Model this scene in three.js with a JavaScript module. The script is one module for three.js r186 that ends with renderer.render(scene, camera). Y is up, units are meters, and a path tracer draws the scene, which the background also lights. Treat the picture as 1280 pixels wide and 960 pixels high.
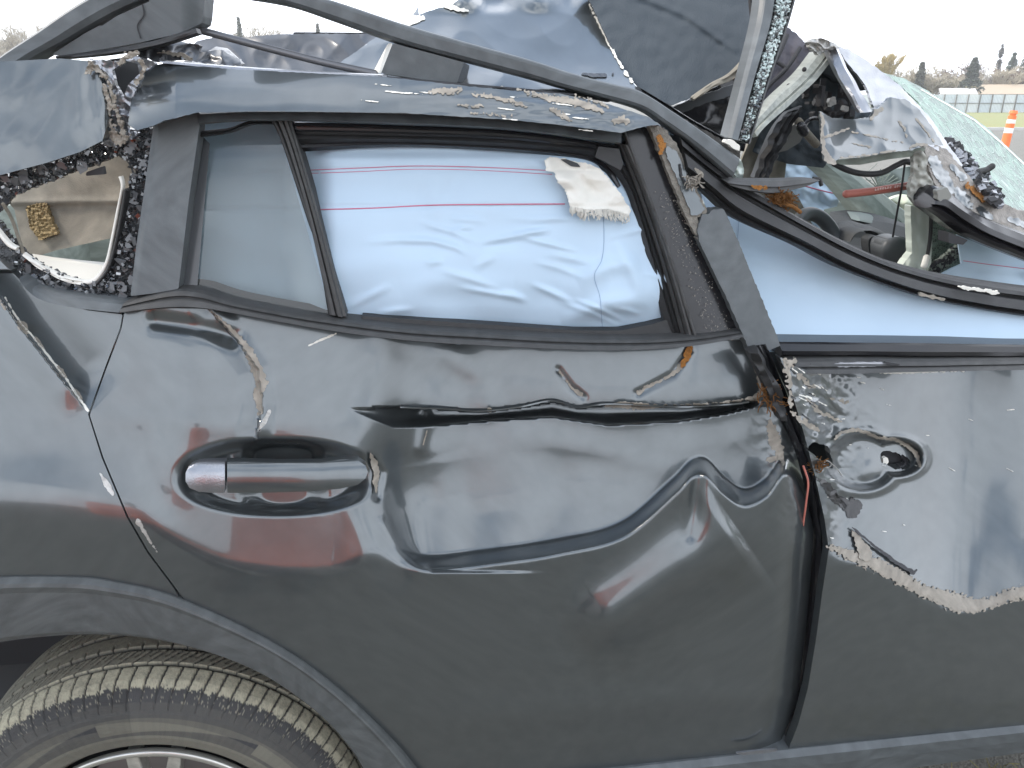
import * as THREE from 'three';
import { mergeGeometries } from 'three/addons/utils/BufferGeometryUtils.js';
import { ImprovedNoise } from 'three/addons/math/ImprovedNoise.js';
import { MarchingCubes } from 'three/addons/objects/MarchingCubes.js';

// ---------- camera, sky, sun, exposure ----------
const V3 = THREE.Vector3, scene = new THREE.Scene();
const FPX = 967, YAW = -6.4 * Math.PI / 180, PITCH = -20.3 * Math.PI / 180;       // focal length for a 1280 px wide frame
const camera = new THREE.PerspectiveCamera(2 * Math.atan(480 / FPX) * 180 / Math.PI, 4 / 3, 0.02, 2000);
camera.position.set(0, 1.47, 0);
camera.rotation.set(PITCH, YAW, 0, 'YXZ');
camera.updateMatrixWorld();
const renderer = new THREE.WebGLRenderer({ antialias: true });
renderer.toneMapping = THREE.LinearToneMapping;
renderer.toneMappingExposure = 1.85;
renderer.shadowMap.enabled = true;
const SUN = new V3(-0.72, 0.66, -0.22).normalize();
const sun = new THREE.DirectionalLight(0xfff4e6, 2.0);
sun.position.copy(SUN).multiplyScalar(60); sun.castShadow = true; sun.shadow.radius = 24;
sun.shadow.mapSize.set(2048, 2048);
Object.assign(sun.shadow.camera, { left: -6, right: 6, top: 6, bottom: -6, near: 20, far: 100 });
scene.add(sun, sun.target);

const NOI = new ImprovedNoise();
const n3 = (x, y, z = 0) => NOI.noise(x + 31.7, y + 17.3, z + 5.1);
const fbm = (x, y, z = 0, o = 4) => { let s = 0, a = 0.5; for (let i = 0; i < o; i++) { s += a * n3(x, y, z); x *= 2.03; y *= 2.03; z *= 2.03; a *= 0.5; } return s; };
const clamp = (x, a = 0, b = 1) => Math.min(b, Math.max(a, x));
const sm = (a, b, x) => { const t = clamp((x - a) / (b - a)); return t * t * (3 - 2 * t); };
const lerp = (a, b, t) => a + (b - a) * t;
function rng(s) { return () => { s = (s + 0x6d2b79f5) | 0; let t = Math.imul(s ^ (s >>> 15), 1 | s); t = (t + Math.imul(t ^ (t >>> 7), 61 | t)) ^ t; return ((t ^ (t >>> 14)) >>> 0) / 4294967296; }; }

{ // thin broken cloud over pale blue, as an equirectangular picture of the air
  const w = 1024, h = 512, d = new Float32Array(w * h * 4);
  for (let j = 0; j < h; j++) for (let i = 0; i < w; i++) {
    const el = ((j + 0.5) / h - 0.5) * Math.PI, az = (i / w) * 2 * Math.PI;
    const dx = Math.cos(az) * Math.cos(el), dy = Math.sin(el), dz = Math.sin(az) * Math.cos(el);
    const k = 1.6 / (Math.max(dy, 0) + 0.25);
    const c = fbm(dx * k, dz * k, 3.3, 5);
    let cover = sm(-0.20, 0.22, c + 0.27 - 0.42 * sm(0.45, 0.9, dy));
    cover = Math.max(cover, 1 - sm(0.16, 0.50, dy));
    const wht = 1.48 - 0.12 * dy, o = (j * w + i) * 4;
    d[o] = lerp(0.36, wht * 0.96, cover); d[o + 1] = lerp(0.48, wht * 1.01, cover); d[o + 2] = lerp(0.68, wht * 1.10, cover); d[o + 3] = 1;
    if (dy < 0) { d[o] = d[o + 1] = d[o + 2] = 1.0; }
  }
  const t = new THREE.DataTexture(d, w, h, THREE.RGBAFormat, THREE.FloatType);
  t.mapping = THREE.EquirectangularReflectionMapping; t.magFilter = t.minFilter = THREE.LinearFilter; t.needsUpdate = true;
  scene.background = t; scene.environment = t;
}

// ---------- modelling helpers ----------
const CQ = camera.getWorldQuaternion(new THREE.Quaternion());
function P(px, py, z) {                         // the point of the plane z that is seen at a place in the picture
  const d = new V3((px - 640) / FPX, (480 - py) / FPX, -1).applyQuaternion(CQ);
  return d.multiplyScalar(z / d.z).add(camera.position);
}
const PA = (a) => P(a[0], a[1], a[2]);
function curve(pts, n, closed = false) {        // Catmull-Rom through number tuples of any length
  const out = [], m = pts.length, segs = closed ? m : m - 1, k = pts[0].length;
  const at = (i) => closed ? pts[(i + m) % m] : pts[clamp(i, 0, m - 1)];
  for (let i = 0; i <= n - (closed ? 1 : 0); i++) {
    const u = i / n * segs, s = Math.min(Math.floor(u), segs - 1), t = u - s, a = at(s - 1), b = at(s), c = at(s + 1), e = at(s + 2), p = [];
    for (let j = 0; j < k; j++) p.push(0.5 * (2 * b[j] + (c[j] - a[j]) * t + (2 * a[j] - 5 * b[j] + 4 * c[j] - e[j]) * t * t + (3 * b[j] - a[j] - 3 * c[j] + e[j]) * t * t * t));
    out.push(p);
  }
  return out;
}
function lin(pts, x, k = 1) {                   // piecewise-linear look-up of column k over column 0
  if (x <= pts[0][0]) return pts[0][k];
  for (let i = 1; i < pts.length; i++) if (x <= pts[i][0]) return lerp(pts[i - 1][k], pts[i][k], (x - pts[i - 1][0]) / (pts[i][0] - pts[i - 1][0]));
  return pts[pts.length - 1][k];
}
function lins(pts, x, k = 1) {                  // smooth version of lin
  let i = 1; while (i < pts.length - 1 && x > pts[i][0]) i++;
  const a = pts[i - 1], b = pts[i], t = clamp((x - a[0]) / (b[0] - a[0]));
  return lerp(a[k], b[k], t * t * (3 - 2 * t));
}
function cub(pts, x, k = 1) {                  // smooth cubic through the points, slopes continuous
  let i = 1; while (i < pts.length - 1 && x > pts[i][0]) i++;
  const sl = (j) => { const a = pts[Math.max(j - 1, 0)], b = pts[Math.min(j + 1, pts.length - 1)]; return (b[k] - a[k]) / (b[0] - a[0]); };
  const a = pts[i - 1], b = pts[i], h = b[0] - a[0], t = clamp((x - a[0]) / h), u = t * t, v = u * t;
  return (2 * v - 3 * u + 1) * a[k] + (v - 2 * u + t) * h * sl(i - 1) + (3 * u - 2 * v) * b[k] + (v - u) * h * sl(i);
}
function segDist(px, py, a, b) { const dx = b[0] - a[0], dy = b[1] - a[1], t = clamp(((px - a[0]) * dx + (py - a[1]) * dy) / (dx * dx + dy * dy || 1e-9)); return [Math.hypot(px - a[0] - dx * t, py - a[1] - dy * t), t]; }
function lineDist(px, py, line) {               // distance to a polyline, its parameter 0..1 and the side it lies on
  let best = 1e9, par = 0, side = 1;
  for (let i = 0; i + 1 < line.length; i++) {
    const [d, t] = segDist(px, py, line[i], line[i + 1]);
    if (d < best) { best = d; par = (i + t) / (line.length - 1); side = Math.sign((line[i + 1][0] - line[i][0]) * (py - line[i][1]) - (line[i + 1][1] - line[i][1]) * (px - line[i][0])) || 1; }
  }
  return [best, par, side];
}
function polySdf(loops) {                       // negative inside; even-odd, so later loops may be holes
  return (x, y) => {
    let d = 1e9, inside = false;
    for (const L of loops) for (let i = 0, j = L.length - 1; i < L.length; j = i++) {
      const a = L[i], b = L[j], dx = b[0] - a[0], dy = b[1] - a[1];
      const t = clamp(((x - a[0]) * dx + (y - a[1]) * dy) / (dx * dx + dy * dy || 1e-9)), ex = x - a[0] - dx * t, ey = y - a[1] - dy * t, q = ex * ex + ey * ey;
      if (q < d) d = q;
      if ((a[1] > y) !== (b[1] > y) && x < dx * (y - a[1]) / dy + a[0]) inside = !inside;
    }
    return inside ? -Math.sqrt(d) : Math.sqrt(d);
  };
}
function chainSdf(pts) {                        // a blob chain of [x, y, halfwidth]
  return (x, y) => { let d = 1e9; if (pts.length === 1) return Math.hypot(x - pts[0][0], y - pts[0][1]) - pts[0][2]; for (let i = 0; i + 1 < pts.length; i++) { const [e, t] = segDist(x, y, pts[i], pts[i + 1]); d = Math.min(d, e - lerp(pts[i][2], pts[i + 1][2], t)); } return d; };
}
const bounds = (loops, m = 4) => { const b = [1e9, 1e9, -1e9, -1e9]; for (const L of loops) for (const p of L) { const r = m + (p[2] && p.length === 3 && m < 0 ? 0 : 0); b[0] = Math.min(b[0], p[0] - r); b[1] = Math.min(b[1], p[1] - r); b[2] = Math.max(b[2], p[0] + r); b[3] = Math.max(b[3], p[1] + r); } return b; };
// A pressed sheet: cut from the outline by marching squares, each point pushed to the depth z(px, py), with a returned edge of its own thickness and, if back is set, a rear face.
function sheet({ loops, sdf, box, z, step = 2, rim = 0.008, back = false, jag = 0, jagS = 0.15, hole, uvs = 1 }) {
  sdf = sdf || polySdf(loops); box = box || bounds(loops, 4 + jag * 2);
  const x0 = Math.floor(box[0] / step) * step, y0 = Math.floor(box[1] / step) * step, nx = Math.ceil((box[2] - x0) / step) + 1, ny = Math.ceil((box[3] - y0) / step) + 1;
  const val = new Float32Array(nx * ny);
  for (let j = 0; j < ny; j++) for (let i = 0; i < nx; i++) {
    const x = x0 + i * step, y = y0 + j * step; let v = sdf(x, y);
    if (jag && Math.abs(v) < jag * 3) v += jag * (n3(x * jagS, y * jagS, 1.7) * 1.3 + n3(x * jagS * 3.1, y * jagS * 3.1, 4.2) * 0.7);
    if (hole) v = Math.max(v, -hole(x, y));
    val[j * nx + i] = Math.abs(v) < 1e-4 ? 1e-4 : v;
  }
  const pos = [], uv = [], idx = [], node = new Int32Array(nx * ny).fill(-1), ex = new Map(), segs = [];
  const add = (x, y) => { const p = P(x, y, z(x, y)); pos.push(p.x, p.y, p.z); uv.push(p.x * uvs, p.y * uvs); return pos.length / 3 - 1; };
  const nv = (i, j) => { const k = j * nx + i; if (node[k] < 0) node[k] = add(x0 + i * step, y0 + j * step); return node[k]; };
  const ev = (i, j, k, l) => { const a = j * nx + i, b = l * nx + k, key = a < b ? a * 4000003 + b : b * 4000003 + a; let v = ex.get(key); if (v === undefined) { const t = clamp(val[a] / (val[a] - val[b]), 0.02, 0.98); v = add(x0 + lerp(i, k, t) * step, y0 + lerp(j, l, t) * step); ex.set(key, v); } return v; };
  for (let j = 0; j + 1 < ny; j++) for (let i = 0; i + 1 < nx; i++) {
    const c = [[i, j], [i, j + 1], [i + 1, j + 1], [i + 1, j]], f = []; let out = -1, inn = -1;
    for (let k = 0; k < 4; k++) {
      const a = c[k], b = c[(k + 1) % 4], va = val[a[1] * nx + a[0]], vb = val[b[1] * nx + b[0]];
      if (va < 0) f.push(nv(a[0], a[1]));
      if ((va < 0) !== (vb < 0)) { const e = ev(a[0], a[1], b[0], b[1]); f.push(e); if (va < 0) out = e; else inn = e; }
    }
    for (let k = 2; k < f.length; k++) idx.push(f[0], f[k - 1], f[k]);
    if (out >= 0 && inn >= 0) segs.push([out, inn]);
  }
  const nF = pos.length / 3, gs = [];
  const mk = (ps, us, id) => { const g = new THREE.BufferGeometry(); g.setAttribute('position', new THREE.Float32BufferAttribute(ps, 3)); g.setAttribute('uv', new THREE.Float32BufferAttribute(us, 2)); g.setIndex(id); g.computeVertexNormals(); return g; };
  gs.push(mk(pos, uv, idx));
  if (rim) { const rp = [], ru = [], ri = []; for (const [a, b] of segs) { const o = rp.length / 3; for (const v of [a, b]) for (const s of [0, 1]) { rp.push(pos[v * 3], pos[v * 3 + 1], pos[v * 3 + 2] - s * rim); ru.push(uv[v * 2], uv[v * 2 + 1] + s * rim); } ri.push(o, o + 1, o + 2, o + 2, o + 1, o + 3); } if (ri.length) gs.push(mk(rp, ru, ri)); }
  if (back) { const bp = pos.slice(); for (let i = 2; i < bp.length; i += 3) bp[i] -= rim; const bi = []; for (let i = 0; i < idx.length; i += 3) bi.push(idx[i], idx[i + 2], idx[i + 1]); gs.push(mk(bp, uv, bi)); }
  return gs.length > 1 ? mergeGeometries(gs) : gs[0];
}
// A moulding between two edge curves [px, py, z], with a cross-section [[t across, lift towards the viewer in metres], ...] and a closed back.
function strip(A, B, prof, { n = 40, thick = 0.02, wob = 0, wobS = 6 } = {}) {
  const a = curve(A, n), b = curve(B, n), m = prof.length, pos = [], uv = [], idx = [], gs = [];
  let u = 0, last = null;
  const rows = [];
  for (let i = 0; i <= n; i++) {
    const pa = PA(a[i]), pb = PA(b[i]), mid = pa.clone().lerp(pb, 0.5); if (last) u += mid.distanceTo(last); last = mid;
    const wdt = pa.distanceTo(pb), row = [];
    for (const [t, l] of prof) { const p = pa.clone().lerp(pb, t); p.z += l + (wob ? wob * n3(u * 100 / wobS, t * 3, 2.2) : 0); row.push([p, u, t * wdt]); }
    for (const t of [1, 0]) { const p = pa.clone().lerp(pb, t); p.z -= thick; row.push([p, u, t * wdt]); }
    rows.push(row);
  }
  const K = m + 2;
  for (let k = 0; k < K; k++) {                 // each facet across keeps its own normals
    const o = pos.length / 3, k2 = (k + 1) % K;
    for (let i = 0; i <= n; i++) for (const q of [rows[i][k], rows[i][k2]]) { pos.push(q[0].x, q[0].y, q[0].z); uv.push(q[1], q[2]); }
    for (let i = 0; i < n; i++) idx.push(o + 2 * i, o + 2 * i + 1, o + 2 * i + 2, o + 2 * i + 2, o + 2 * i + 1, o + 2 * i + 3);
  }
  for (const r of [rows[0], rows[n]]) { const o = pos.length / 3; for (const q of r) { pos.push(q[0].x, q[0].y, q[0].z); uv.push(q[1], q[2]); } for (let k = 2; k < K; k++) idx.push(o, o + k - 1, o + k); }
  const g = new THREE.BufferGeometry(); g.setAttribute('position', new THREE.Float32BufferAttribute(pos, 3)); g.setAttribute('uv', new THREE.Float32BufferAttribute(uv, 2)); g.setIndex(idx); g.computeVertexNormals(); return g;
}
const round = (h, k = 8) => Array.from({ length: k + 1 }, (_, i) => [0.5 - 0.5 * Math.cos(Math.PI * i / k), h * Math.sin(Math.PI * i / k)]);
function tube(pts, r, n = 40, seg = 8) { const c = new THREE.CatmullRomCurve3(pts.map(PA)); return new THREE.TubeGeometry(c, n, r, seg, false); }
function tubeW(pts, r, n = 20, seg = 6) { return new THREE.TubeGeometry(new THREE.CatmullRomCurve3(pts), n, r, seg, false); }
function capTube(pts, r, n = 30, seg = 10) {
  const ps = pts.map(PA), g = [tubeW(ps, r, n, seg)];
  for (const p of [ps[0], ps[ps.length - 1]]) { const s = new THREE.SphereGeometry(r, 10, 8); s.translate(p.x, p.y, p.z); g.push(s); }
  return mergeGeometries(g);
}
const plane = (a, b, c) => {                    // depth plane through three [px, py, z]
  const d = (b[0] - a[0]) * (c[1] - a[1]) - (c[0] - a[0]) * (b[1] - a[1]);
  const gx = ((b[2] - a[2]) * (c[1] - a[1]) - (c[2] - a[2]) * (b[1] - a[1])) / d, gy = ((b[0] - a[0]) * (c[2] - a[2]) - (c[0] - a[0]) * (b[2] - a[2])) / d;
  return (x, y) => a[2] + gx * (x - a[0]) + gy * (y - a[1]);
};
const ridged = (x, y, s, z = 0) => { const a = 1 - Math.abs(n3(x * s, y * s, z)) * 2, b = 1 - Math.abs(n3(x * s * 2.3, y * s * 2.3, z + 3)) * 2; return a * 0.7 + b * 0.3; };
function jitter(g, amp, s) { const p = g.attributes.position; for (let i = 0; i < p.count; i++) { const x = p.getX(i), y = p.getY(i), z = p.getZ(i); p.setXYZ(i, x + amp * n3(x * s, y * s, z * s), y + amp * n3(x * s, y * s, z * s + 9), z + amp * n3(x * s + 9, y * s, z * s)); } g.computeVertexNormals(); return g; }

// ---------- materials ----------
function texture(size, f, srgb = true, rep = 1) {
  const d = new Uint8Array(size * size * 4);
  for (let j = 0; j < size; j++) for (let i = 0; i < size; i++) { const c = f(i / size, j / size, i, j), o = (j * size + i) * 4; d[o] = c[0] * 255; d[o + 1] = c[1] * 255; d[o + 2] = c[2] * 255; d[o + 3] = 255; }
  const t = new THREE.DataTexture(d, size, size); t.wrapS = t.wrapT = THREE.RepeatWrapping; t.magFilter = THREE.LinearFilter; t.minFilter = THREE.LinearMipmapLinearFilter; t.generateMipmaps = true;
  if (srgb) t.colorSpace = THREE.SRGBColorSpace; t.repeat.set(rep, rep); t.needsUpdate = true; return t;
}
const again = (t, rep) => { const c = t.clone(); c.repeat.set(rep, rep); c.needsUpdate = true; return c; };
const tileN = (u, v, f, z, o = 3) => { // tileable fbm
  const a = u * Math.PI * 2, b = v * Math.PI * 2, k = f / 6.283; let s = 0, am = 0.5, q = k;
  for (let i = 0; i < o; i++) { s += am * n3(Math.cos(a) * q + z, Math.sin(a) * q + Math.cos(b) * q * 1.31, Math.sin(b) * q + z * 2); q *= 2; am *= 0.5; } return s; };
const R0 = rng(7);
const specks = (() => { // dust grains and hair scratches, one square metre
  const S = 2048, b = new Float32Array(S * S);
  for (let k = 0; k < 9500; k++) { const x = R0() * S | 0, y = R0() * S | 0, r = R0() < 0.05 ? 1.5 : 0.7, a = 0.15 + 0.5 * R0() * R0(); for (let j = -2; j <= 2; j++) for (let i = -2; i <= 2; i++) { const w = clamp(1 - Math.hypot(i, j) / (r + 0.8)); const o = ((y + j + S) % S) * S + (x + i + S) % S; b[o] = Math.max(b[o], a * w); } }
  for (let k = 0; k < 260; k++) { let x = R0() * S, y = R0() * S; const an = (R0() - 0.5) * 0.9 + (R0() < 0.2 ? 1.2 : 0.05), L = 20 + R0() * R0() * 160, a = 0.05 + 0.22 * R0() * R0(); for (let s = 0; s < L; s++) { x += Math.cos(an); y += Math.sin(an); const o = ((y | 0) + S * 4) % S * S + ((x | 0) + S * 4) % S; b[o] = Math.max(b[o], a * Math.min(1, 4 * (1 - s / L))); } }
  return { S, b };
})();
const paintMap = texture(2048, (u, v, i, j) => { const s = specks.b[j * 2048 + i], m = 0.92 + 0.08 * tileN(u, v, 40, 2, 3); return [lerp(m, 1, s), lerp(m, 1, s), lerp(m, 0.97, s)]; });
const paintRough = texture(1024, (u, v, i, j) => { const s = specks.b[j * 2 * 2048 + i * 2], m = 0.38 + 0.35 * tileN(u, v, 7, 4, 4) + 0.25 * s; return [m, m, m]; }, false);
const grain = texture(512, (u, v) => { const m = 0.5 + 0.5 * tileN(u, v, 90, 1, 3); return [m, m, m]; }, false);
const grime = texture(1024, (u, v) => { const m = clamp(0.86 + 0.22 * tileN(u, v, 14, 6, 5)); return [m, m, m * 0.99]; });
const std = (rgb, o = {}) => { const m = new THREE.MeshStandardMaterial({ roughness: 0.6, metalness: 0, side: THREE.DoubleSide, ...o }); m.color.setRGB(...rgb); return m; };
const phy = (rgb, o = {}) => { const m = new THREE.MeshPhysicalMaterial({ roughness: 0.6, metalness: 0, side: THREE.DoubleSide, ...o }); m.color.setRGB(...rgb); return m; };
const bump = (t, rep, s) => ({ bumpMap: again(t, rep), bumpScale: s });
const M = {
  paint: phy([0.112, 0.126, 0.131], { metalness: 0.70, roughness: 0.30, map: paintMap, clearcoat: 1, clearcoatRoughness: 0.05 }),
  paintDull: phy([0.085, 0.09, 0.10], { metalness: 0.4, roughness: 0.6, map: paintMap, clearcoat: 0.6, clearcoatRoughness: 0.22, ...bump(grain, 9, 0.0006) }),
  silver: phy([0.30, 0.31, 0.335], { metalness: 0.85, roughness: 0.35, map: paintMap, clearcoat: 0.8, clearcoatRoughness: 0.12, ...bump(grain, 6, 0.0008) }),
  plastic: std([0.104, 0.116, 0.124], { roughness: 0.5, map: again(grime, 3), ...bump(grain, 12, 0.0002) }),
  cladding: std([0.086, 0.094, 0.096], { roughness: 0.6, map: again(grime, 4), ...bump(grain, 16, 0.0003) }),
  gloss: phy([0.014, 0.014, 0.016], { roughness: 0.24, map: paintMap }),
  rubber: std([0.020, 0.020, 0.021], { roughness: 0.55, map: again(grime, 6), ...bump(grain, 14, 0.0004) }),
  rubberGrey: std([0.055, 0.055, 0.055], { roughness: 0.6, map: again(grime, 5), ...bump(grain, 14, 0.0004) }),
  dark: std([0.03, 0.03, 0.032], { roughness: 0.85 }),
  darkTrim: std([0.03, 0.03, 0.033], { roughness: 0.7, ...bump(grain, 10, 0.0006) }),
  primer: std([0.35, 0.315, 0.27], { roughness: 0.8, map: again(grime, 5), ...bump(grain, 16, 0.0004) }),
  bareMetal: std([0.55, 0.54, 0.52], { roughness: 0.45, metalness: 0.6, map: again(grime, 7), ...bump(grain, 10, 0.001) }),
  rust: std([0.38, 0.16, 0.035], { roughness: 0.95, map: again(grime, 9), ...bump(grain, 8, 0.003) }),
  felt: std([0.044, 0.054, 0.062], { roughness: 1, ...bump(grain, 5, 0.0012) }),
  cream: std([0.27, 0.245, 0.20], { roughness: 0.85, map: again(grime, 3), ...bump(grain, 8, 0.0008) }),
  creamPale: std([0.66, 0.64, 0.58], { roughness: 0.7 }),
  greyTrim: std([0.30, 0.34, 0.30], { roughness: 0.75, map: again(grime, 3), ...bump(grain, 9, 0.0005) }),
  dashDark: std([0.035, 0.038, 0.04], { roughness: 0.7, ...bump(grain, 12, 0.0005) }),
  airbag: std([0.41, 0.52, 0.62], { roughness: 0.72, ...bump(grain, 22, 0.00025) }),
  redThread: std([0.50, 0.15, 0.22], { roughness: 0.9 }),
  thread: std([0.25, 0.33, 0.45], { roughness: 0.9 }),
  cloth: std([0.66, 0.64, 0.58], { roughness: 0.95, ...bump(grain, 18, 0.0008) }),
  hose: std([0.36, 0.115, 0.085], { roughness: 0.5 }),
  whiteInk: std([0.8, 0.7, 0.66], { roughness: 0.8 }),
};
// ---------- the things' bookkeeping ----------
const used = new Map();
function numbered(n) { const k = used.get(n) || 0; used.set(n, k + 1); return k ? n + '_' + String(k).padStart(3, '0') : n; }
function tag(o, label, category, group, kind) { if (label) o.userData.label = label; if (category) o.userData.category = category; if (group) o.userData.group = group; if (kind) o.userData.kind = kind; return o; }
function thing(name, label, category, pos, group) { const o = new THREE.Group(); o.name = numbered(name); o.position.set(...pos); scene.add(o); return tag(o, label, category, group); }
function mesh(name, geo, mat, parent = scene, label) {
  if (Array.isArray(geo)) geo = mergeGeometries(geo.map((g) => { const q = g.index ? g : g; for (const k of Object.keys(q.attributes)) if (!['position', 'normal', 'uv', 'color'].includes(k)) q.deleteAttribute(k); return q; }));
  const o = new THREE.Mesh(geo, mat); o.name = name; o.castShadow = o.receiveShadow = true; parent.add(o); if (label) o.userData.label = label; return o;
}
const BASE = new V3(0.2, 0, -1.8);              // the car stands here; its parts are modelled in world metres and moved to it
const car = thing('crashed_car', 'wrecked dark blue-grey SUV with crushed roof, dented doors and deployed blue curtain airbags', 'car', BASE.toArray());
const done = new Set();
function part(name, geo, mat, parent = car, label) { const o = mesh(name, geo, mat, parent, label); if (!done.has(o.geometry)) { o.geometry.translate(-BASE.x, -BASE.y, -BASE.z); done.add(o.geometry); } return o; }
// ================= ground and the far side of the yard (far depths first) =================
const zg = (px, py) => -1.06 - (400 - py) * 0.00026 + (px > 640 ? -(px - 640) * 0.00001 : 0);   // the window plane

// ---------- lower body: one pressed surface that quarter panel and doors are cut from ----------
const FX0 = -90, FY0 = 320, FS = 2, FNX = 728, FNY = 346;
const YB = [[-90, 622], [60, 628], [150, 640], [185, 648], [230, 680], [300, 708], [420, 712], [470, 690], [500, 704], [530, 712], [600, 705], [700, 690], [780, 668], [845, 613], [865, 593], [882, 591], [905, 614], [930, 629], [958, 616], [980, 590], [1000, 610], [1035, 690], [1080, 707], [1130, 730], [1200, 766], [1280, 744], [1350, 738]];
const WB = [[-90, 70], [150, 60], [230, 24], [420, 24], [480, 22], [530, 12], [780, 12], [870, 12], [930, 10], [1000, 40], [1060, 16], [1350, 16]];
const TU = [[-90, 21], [180, 21], [235, 14.5], [300, 14], [420, 15], [470, 20], [540, 22.5], [700, 22], [800, 21], [930, 20], [1000, 20], [1080, 24], [1200, 25], [1350, 24]];
const field = new Float32Array(FNX * FNY), fieldPlain = new Float32Array(FNX * FNY);
{
  for (let i = 0; i < FNX; i++) {
    const px = FX0 + i * FS, yb = cub(YB, px), w = lins(WB, px), tu = cub(TU, px) + 1.5 * (1 - sm(180, 230, px));
    const zb = -0.94; let z = zb; const j0 = Math.round((880 - FY0) / FS);
    const tilt = (py) => {
      const up = lin([[340, 17], [430, 17], [500, 18], [560, 20], [640, 23], [700, 26], [760, 27]], py) / 21; let t = tu * (px > 200 && px < 470 ? 1 : up) * (1 - sm(yb - w / 2, yb + w / 2, py));
      if (px > 190 && px < 480) { const k = sm(190, 230, px) * (1 - sm(450, 480, px)); t = lerp(t, Math.max(t, 21), k * (1 - sm(520, 545, py))); }
      t += -3.5 * sm(800, 960, py);
      return Math.tan(t * Math.PI / 180);
    };
    const dh = (py) => P(px, py - 1, -1).y - P(px, py + 1, -1).y;
    for (let j = j0; j >= 0; j--) { field[j * FNX + i] = z; const py = FY0 + j * FS - 1; z -= tilt(py) * dh(py); }
    z = zb; for (let j = j0; j < FNY; j++) { field[j * FNX + i] = z; const py = FY0 + j * FS + 1; z += tilt(py) * dh(py); }
  }
  const blur = (r, ax) => { // box blur along one axis
    const t = field.slice();
    for (let j = 0; j < FNY; j++) for (let i = 0; i < FNX; i++) { let s = 0; for (let k = -r; k <= r; k++) s += t[ax ? clamp(j + k, 0, FNY - 1) * FNX + i : j * FNX + clamp(i + k, 0, FNX - 1)]; field[j * FNX + i] = s / (2 * r + 1); }
  };
  blur(6, 0); blur(5, 0); blur(3, 0); blur(1, 1);
  const apply = (f, x0, y0, x1, y1) => { for (let j = Math.max(0, Math.floor((y0 - FY0) / FS)); j < Math.min(FNY, (y1 - FY0) / FS); j++) for (let i = Math.max(0, Math.floor((x0 - FX0) / FS)); i < Math.min(FNX, (x1 - FX0) / FS); i++) field[j * FNX + i] += f(FX0 + i * FS, FY0 + j * FS); };
  // slow hand-sized waviness of struck sheet metal
  apply((x, y) => 0.0024 * fbm(x / 260, y / 220, 1, 1) + 0.00012 * n3(x / 45, y / 40, 4), -90, 320, 1370, 1012);
  apply((x, y) => { const k = sm(380, 520, x) * (1 - sm(690, 760, y)); return k * (0.0030 * n3(x / 170, y / 90, 7) + 0.0006 * ridged(x, y, 1 / 130, 9)); }, 380, 320, 1370, 770);
  // the door is stove in to the right of its handle: a hollow with a rolled lower lip
  apply((x, y) => { const d = lineDist(x, y, [[462, 548], [474, 590], [482, 640], [500, 688], [530, 708]]); return d[2] > 0 ? 0 : -0.007 * sm(0.05, 0.5, d[1]) * (1 - Math.exp(-d[0] / 9)) * (1 - sm(40, 170, d[0])); }, 450, 530, 720, 716);
  fieldPlain.set(field);
  // the long fold under the belt line
  const yu = [[440, 512], [480, 509], [520, 508], [600, 514], [650, 508], [690, 501], [722, 509], [760, 505], [850, 508], [905, 505], [950, 499]];
  const yl = [[440, 513], [490, 533], [540, 532], [620, 525], [690, 521], [760, 531], [850, 526], [905, 517], [950, 506]];
  apply((x, y) => { const a = lin(yu, x), b = lin(yl, x), h = Math.max(b - a, 2), fade = sm(430, 560, x) * (1 - sm(925, 952, x)); if (y < a) return 0.005 * fade * sm(a - 60, a, y); if (y > b) return -0.002 * fade * (1 - sm(b, b + 40, y)); const t = (y - a) / h; return fade * (-0.060 * (1 - Math.pow(t, 5) * 0.95)); }, 440, 420, 954, 580);
  // diagonal roll from the lobe down to the left, catching the sky
  const roll = [[926, 668], [880, 699], [820, 739], [760, 778], [708, 808]];
  apply((x, y) => { const [d, t, s] = lineDist(x, y, roll); const w = 50 - 16 * t, q = d * s / w; return 0.026 * Math.exp(-q * q) * sm(0, 0.12, t + 0.05) * (1 - sm(0.7, 1, t)); }, 560, 440, 1100, 980);
  // upright pinch at the foot of the lobe
  const pinch = [[872, 594], [868, 630], [862, 668]];
  apply((x, y) => { const [d, t, s] = lineDist(x, y, pinch); return -0.010 * Math.exp(-d * d / 90) * (1 - t * 0.6) + 0.006 * Math.exp(-((x - 892) ** 2) / 240 - ((y - 632) ** 2) / 1500); }, 760, 480, 1000, 780);
  // faint crease low on the door
  apply((x, y) => { const c = lin([[540, 905], [640, 893], [800, 880], [1000, 868]], x); return 0.0035 * Math.exp(-((y - c) ** 2) / 500) * sm(520, 620, x) * (1 - sm(900, 1000, x)); }, 520, 820, 1010, 960);
  // (the edge rolled inward at the gap belongs to the rear door alone, see zRear)
  const unused = ((x, y) => { const e = lin([[430, 940], [480, 958], [540, 985], [600, 1003], [680, 1016], [780, 1009], [870, 1000], [935, 972]], y); const q = clamp((x - (e - 40)) / 40, 0, 2); return q; });
  // crumple of the front door behind its missing handle
  apply((x, y) => { const k = Math.exp(-(((x - 1022) / 42) ** 2) - (((y - 545) / 95) ** 2)); return k * (0.010 * ridged(x, y, 1 / 42, 3) + 0.005 * ridged(x, y, 1 / 17, 5) - 0.006); }, 940, 430, 1160, 720);
  // handle dish of the front door
  apply((x, y) => { const d = Math.hypot((x - 1078) / 44, (y - 577) / 36), e = Math.hypot((x - 1118) / 36, (y - 572) / 24); const m = Math.min(d, e); return -0.020 * (1 - sm(0.72, 1.05, m)) + 0.003 * Math.exp(-((m - 1.1) ** 2) / 0.02); }, 1000, 500, 1190, 650);
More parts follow.
